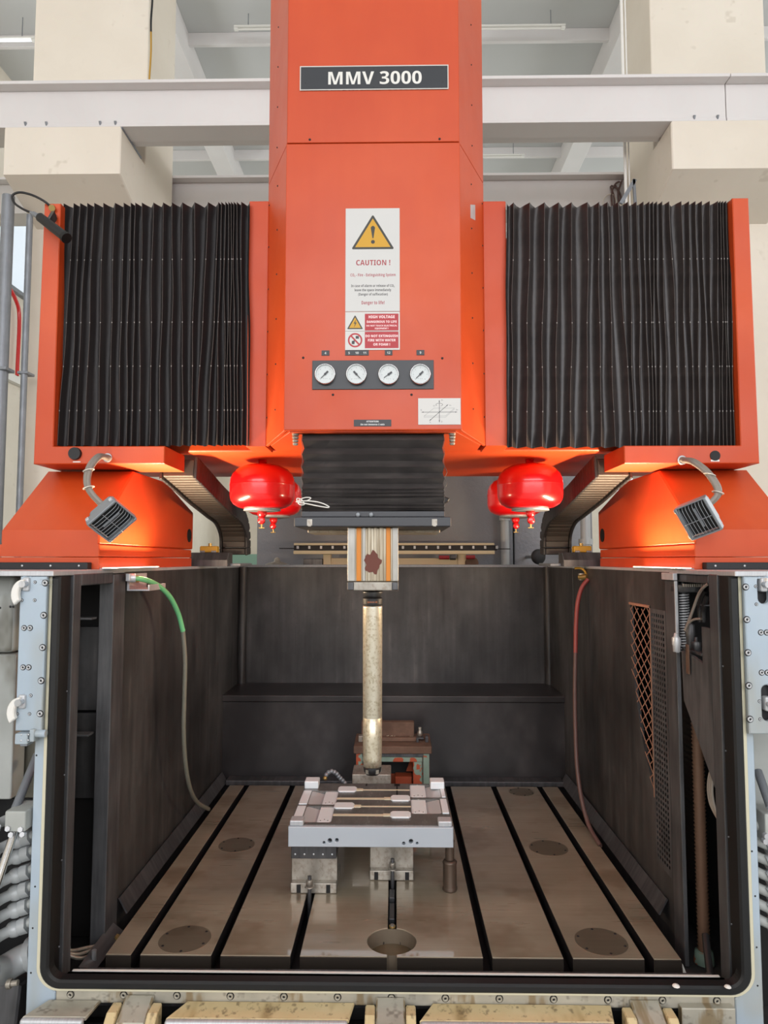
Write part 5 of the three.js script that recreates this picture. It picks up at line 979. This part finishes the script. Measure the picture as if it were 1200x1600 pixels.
// ---------- floodlights, inspection lamp, fire bottles ----------
function floodlight(s, label, from, bends, at, n, u, lab2) {
  const t = thing('floodlight', label, 'floodlight');
  const N = V(n).normalize(), U = V(u); U.sub(N.clone().multiplyScalar(U.dot(N))).normalize(); const W = N.clone().cross(U);
  const m4 = new THREE.Matrix4().makeBasis(U, W, N).setPosition(V(at)), P = (g) => g.applyMatrix4(m4);
  const B = (x, y, z, w, h, d, r = 0.004) => P(new RoundedBoxGeometry(w, h, d, 1, r).translate(x, y, z));
  part(t, 'housing', [B(0, 0, -0.045, 0.1, 0.085, 0.05, 0.012), B(0, 0, -0.02, 0.118, 0.1, 0.02, 0.004)], M.lampGrey);
  part(t, 'reflector', [B(0, 0, -0.0085, 0.108, 0.09, 0.003, 0.001)], M.lampDark);
  part(t, 'rim', [B(0, 0.05, 0.004, 0.124, 0.01, 0.03), B(0, -0.05, 0.004, 0.124, 0.01, 0.03), B(0.06, 0, 0.004, 0.006, 0.1, 0.026), B(-0.06, 0, 0.004, 0.006, 0.1, 0.026)], M.lampGrey);
  for (let k = 0; k < 8; k++) part(t, 'guard_bar', P(tube([[-0.057, -0.04 + k * 0.0114, 0.008], [-0.05, -0.04 + k * 0.0114, 0.022], [0, -0.04 + k * 0.0114, 0.027], [0.05, -0.04 + k * 0.0114, 0.022], [0.057, -0.04 + k * 0.0114, 0.008]], 0.0012, 16, 6)), M.lampGrey);
  part(t, 'guard_bar', P(rod([0, -0.048, 0.0275], [0, 0.048, 0.0275], 0.0015, 0.0015, 6)), M.galv);
  part(t, 'lamp_tube', P(rod([-0.035, 0, -0.001], [0.035, 0, -0.001], 0.005)), M.galv);
  for (const [a, b] of [[-0.05, 0.05], [0.05, 0.05]]) part(t, 'clip', [B(a, b + 0.006, -0.002, 0.014, 0.012, 0.016, 0.003)], M.steelLight);
  part(t, 'knuckle', [P(rod([-0.03, 0, -0.07], [0.0, 0.0, -0.1], 0.014)), P(new THREE.SphereGeometry(0.017, 14, 10).translate(-0.005, 0, -0.09))], M.lampGrey);
  const k = V([-0.005, 0, -0.09]).applyMatrix4(m4).toArray();
  const off = [0.011, 0.004, 0.008];
  part(t, 'conduit', tube([from, ...bends, k], 0.0105, 50), M.conduit, 'grey conduit');
  part(t, 'conduit', tube([[from[0], from[1] - 0.006, from[2] + 0.012], ...bends.map((p) => [p[0] + off[0] * s, p[1] - off[1], p[2] + off[2]]), [k[0] + 0.008 * s, k[1], k[2] + 0.004]], 0.0085, 50), M.conduit, 'grey conduit');
  for (const b of bends.slice(1)) part(t, 'cable_tie', new THREE.TorusGeometry(0.019, 0.002, 6, 16).rotateX(Math.PI / 2).rotateZ(0.3 * s).translate(b[0] + 0.005 * s, b[1], b[2] + 0.004), M.tie);
  base(t);
}
// slim work lights lying on the tub rim, one each side; they throw the warm light up under the beam
function workLight(s, label) {
  const t = thing('work_light', label, 'work light'), X = (a, b) => s < 0 ? [-b, -a] : [a, b];
  part(t, 'body', box(...X(1.004, 1.045), 1.617, 1.6205, 2.46, 2.98, 0.001), M.lampGrey);
  part(t, 'lens', box(...X(1.006, 1.04), 1.6205, 1.623, 2.47, 2.97, 0.001), new THREE.MeshStandardMaterial({ color: 0xffffff, emissive: 0xfff0dc, emissiveIntensity: 2.5 }));
  base(t);
  areaLight(0xffe3bd, WORK, 0.5, 0.03, [s * 1.012, 1.63, -2.72], [s * 1.012 - s * 0.8, 1.63 + 0.6, -2.72]);
}
workLight(-1, 'glowing slim work light on the left tub rim at the foot of the pedestal');
workLight(1, 'glowing slim work light on the right tub rim at the foot of the pedestal');
floodlight(1, 'grey floodlight with guard bars on a bent conduit at the left pedestal', [-1.085,2.038,-2.61], [[-1.09,2.027,-2.52], [-1.097,1.969,-2.46], [-1.082,1.904,-2.43]], [-0.966,1.787,-2.36], [0.5, -0.5, 0.7], [0.72, 0.66, -0.05]);
floodlight(-1, 'grey floodlight with guard bars on a bent conduit at the right pedestal', [1.076,2.025,-2.61], [[1.085,2.003,-2.52], [1.112,1.949,-2.46], [1.125,1.883,-2.43]], [1.023,1.792,-2.36], [-0.5, -0.42, 0.74], [-0.5, 0.84, 0.1]);
{ const t = thing('inspection_lamp', 'small black cylindrical lamp clipped to the top left corner of the beam frame', 'lamp');
  const a = [-1.353,2.955,-2.56], b = [-1.222,2.847,-2.5];
  part(t, 'body', rod(a, b, 0.0175, 0.019), M.cable);
  part(t, 'lens_ring', rod([-1.228,2.852,-2.502], [-1.218,2.842,-2.498], 0.0205, 0.0205), M.black);
  part(t, 'plug', [rod([-1.388,2.978,-2.575], a, 0.009, 0.011), rod([-1.401,2.985,-2.58], [-1.388,2.978,-2.575], 0.006)], M.galv);
  part(t, 'clip', [bar([-1.31,2.929,-2.55], [-1.319,2.985,-2.6], 0.012, 0.03), rod([-1.321,2.982,-2.6], [-1.334,2.995,-2.625], 0.01)], M.gun);
  part(t, 'cable', tube([[-1.395,2.982,-2.578], [-1.44,3.006,-2.59], [-1.479,3.037,-2.6], [-1.487,3.063,-2.6], [-1.465,3.076,-2.6], [-1.422,3.07,-2.6], [-1.363,3.042,-2.6], [-1.335,3.021,-2.615]], 0.0045, 60), M.cable);
  part(t, 'socket', rod([-1.33,3.013,-2.6], [-1.339,3.025,-2.622], 0.012), M.brass);
  base(t); }
{
  const t = thing('fire_bottle', 'red fire extinguishing bottle hanging left of the ram bellows, front one', 'fire extinguisher', 'red fire bottles hanging under the beam');
  const R = 0.141;
  const b = part(t, 'bottle', lathe([[0, 0.201], [0.04, 0.199], [0.08, 0.191], [0.11, 0.176], [0.13, 0.155], [0.139, 0.132], [R, 0.112], [R, 0.108], [R + 0.0012, 0.107], [R + 0.0012, 0.103], [R, 0.102], [R, 0.06], [0.137, 0.04], [0.126, 0.022], [0.105, 0.009], [0.08, 0.002], [0.06, 0], [0, 0]], 56), M.red);
  part(t, 'collar', lathe([[0.078, 0.004], [0.082, -0.006], [0.07, -0.009], [0, -0.009]], 40), M.galv);
  part(t, 'neck', lathe([[0, -0.009], [0.02, -0.009], [0.02, -0.024], [0.015, -0.03], [0.015, -0.036], [0, -0.036]], 16), M.red);
  part(t, 'valve_wheel', facing(lathe([[0, 0.012], [0.012, 0.012], [0.016, 0.006], [0.016, -0.006], [0, -0.006]], 18), [0, 0, 1]).translate(0, -0.05, 0.01), M.red);
  part(t, 'nozzle', [rod([0, -0.062, 0.006], [0, -0.082, 0.006], 0.0035), rod([-0.012, -0.082, 0.006], [0.012, -0.082, 0.006], 0.0025)], M.brass);
  part(t, 'hanger', lathe([[0, 0.219], [0.018, 0.219], [0.018, 0.2], [0.03, 0.196], [0, 0.19]], 16), M.red);
  const put = (o, x, d) => o.position.set(x, 1.872, -d);
  put(t, -0.583, 3.05);
  const l = copy(t, 'red fire bottle half hidden behind the front left bottle, next to the ram bellows'); put(l, -0.618, 3.54);
  const r = copy(t, 'red fire bottle hanging right of the ram bellows, front one'); put(r, 0.592, 3.05);
  const q = copy(t, 'red fire bottle half hidden behind the front right bottle'); put(q, 0.612, 3.54);
}
// cable chains between the pedestals and the back of the tub
function cableChain(s, label) {
  const t = thing('cable_chain', label, 'cable chain');
  const cv = new THREE.CatmullRomCurve3([[s * 0.905, 2.035, -2.885], [s * 0.905, 2.0, -3.1], [s * 0.905, 1.965, -3.3], [s * 0.905, 1.92, -3.6], [s * 0.905, 1.88, -3.82], [s * 0.905, 1.8, -3.93], [s * 0.905, 1.68, -3.95]].map(V));
  const n = 30;
  for (let i = 0; i < n; i++) {
    const p = cv.getPointAt((i + 0.5) / n), d = cv.getTangentAt((i + 0.5) / n), len = cv.getLength() / n;
    const ang = Math.atan2(d.y, -d.z), put = (g) => g.rotateX(ang).translate(p.x, p.y, p.z);
    const link = part(t, 'link', put(new RoundedBoxGeometry(0.13, 0.075, len * 0.9, 1, 0.006)), M.chain);
    part(link, 'side_plate', [put(new RoundedBoxGeometry(0.014, 0.098, len * 1.02, 1, 0.005).translate(0.072, 0, 0)), put(new RoundedBoxGeometry(0.014, 0.098, len * 1.02, 1, 0.005).translate(-0.072, 0, 0))], M.chainSide);
  }
  base(t);
}
cableChain(-1, 'dark ribbed cable chain curving down between the left pedestal and fire bottles');
cableChain(1, 'dark ribbed cable chain curving down between the right pedestal and fire bottles');
for (const s of [-1, 1]) {
  const side = s < 0 ? 'left' : 'right', t = thing('rail_block', `grey chamfered rail end block on the tub top behind the ${side} pedestal`, 'block');
  const X = (a, b) => s < 0 ? [-b, -a] : [a, b];
  part(t, 'block', prismX([[3.68, 1.617], [3.68, 1.65], [3.72, 1.69], [3.8, 1.69], [3.8, 1.617]], ...X(0.885, 1.09), 0.003), M.gun);
  part(t, 'foot_plate', box(...X(0.83, 0.9), 1.617, 1.632, 3.75, 4.05, 0.003), M.galv);
  base(t);
  const y = thing('limit_switch', `yellow limit switch standing on the ${side} rail end block`, 'switch');
  part(y, 'body', box(...X(0.955, 1.05), 1.69, 1.725, 3.74, 3.79, 0.006), M.yellow);
  part(y, 'feet', [box(...X(0.96, 0.985), 1.69, 1.7, 3.73, 3.8, 0.002), box(...X(1.02, 1.045), 1.69, 1.7, 3.73, 3.8, 0.002)], M.galv);
  part(y, 'button', rod([s * 1.0, 1.725, -3.765], [s * 1.0, 1.74, -3.765], 0.01), M.brass);
  base(y);
}
// tool magazine behind the tub
{ const t = thing('tool_magazine', 'long beige tool magazine rail behind the tub back, crossing behind the ram', 'tool magazine');
  const d = 4.95, x0 = -0.718, x1 = 0.724;
  part(t, 'upper_rail', box(x0, x1 - 0.02, 1.754, 1.77, d, d + 0.06, 0.003), M.beige);
  part(t, 'chain_strip', box(x0, x1, 1.718, 1.754, d + 0.006, d + 0.05, 0.003), M.dark);
  part(t, 'lower_rail', box(x0, x1 - 0.02, 1.691, 1.716, d - 0.02, d + 0.06, 0.004), M.beige);
  for (let k = 0; k < 18; k++) part(t, 'tool_clip', box(x0 + 0.02 + k * 0.083, x0 + 0.036 + k * 0.083, 1.729, 1.75, d - 0.006, d + 0.008, 0.002), M.steelLight);
  part(t, 'end_blade', [box(-0.823, x0, 1.729, 1.736, d + 0.01, d + 0.04, 0.001), box(x1, 0.819, 1.725, 1.731, d + 0.01, d + 0.04, 0.001)], M.dark);
  part(t, 'support_beam', box(-0.513, 0.507, 1.6, 1.664, 4.99, 5.06, 0.004), M.beige);
  part(t, 'bracket', [box(-0.511, -0.456, 1.58, 1.691, 4.97, 5.05, 0.004), box(0.446, 0.505, 1.58, 1.691, 4.97, 5.05, 0.004)], M.beige);
  part(t, 'column', box(-0.1, 0.1, 0, 1.6, 5.0, 5.2, 0.006), M.greyPanel);
  part(t, 'drive_box', box(-0.651, -0.515, 1.59, 1.659, 4.96, 5.05, 0.004), M.gun);
  base(t);
  const w = thing('valve_wheel', 'dark red round valve wheels beside the right bracket of the tool magazine', 'valve');
  part(w, 'wheel', [rod([0.311,1.668,-4.93], [0.383,1.668,-4.93], 0.014), rod([0.5,1.67,-4.93], [0.563,1.67,-4.93], 0.014)], mat(0x8e1f2a, 0.45));
  part(w, 'disc', facing(lathe([[0, 0.01], [0.045, 0.01], [0.048, 0], [0.045, -0.01], [0, -0.01]]), [0, 0, 1]).translate(...[0.544,1.627,-4.96]), M.rust);
  part(w, 'stem', rod([0.388,1.668,-4.93], [0.428,1.668,-4.93], 0.018), M.gun); base(w);
}
renderer.render(scene, camera);
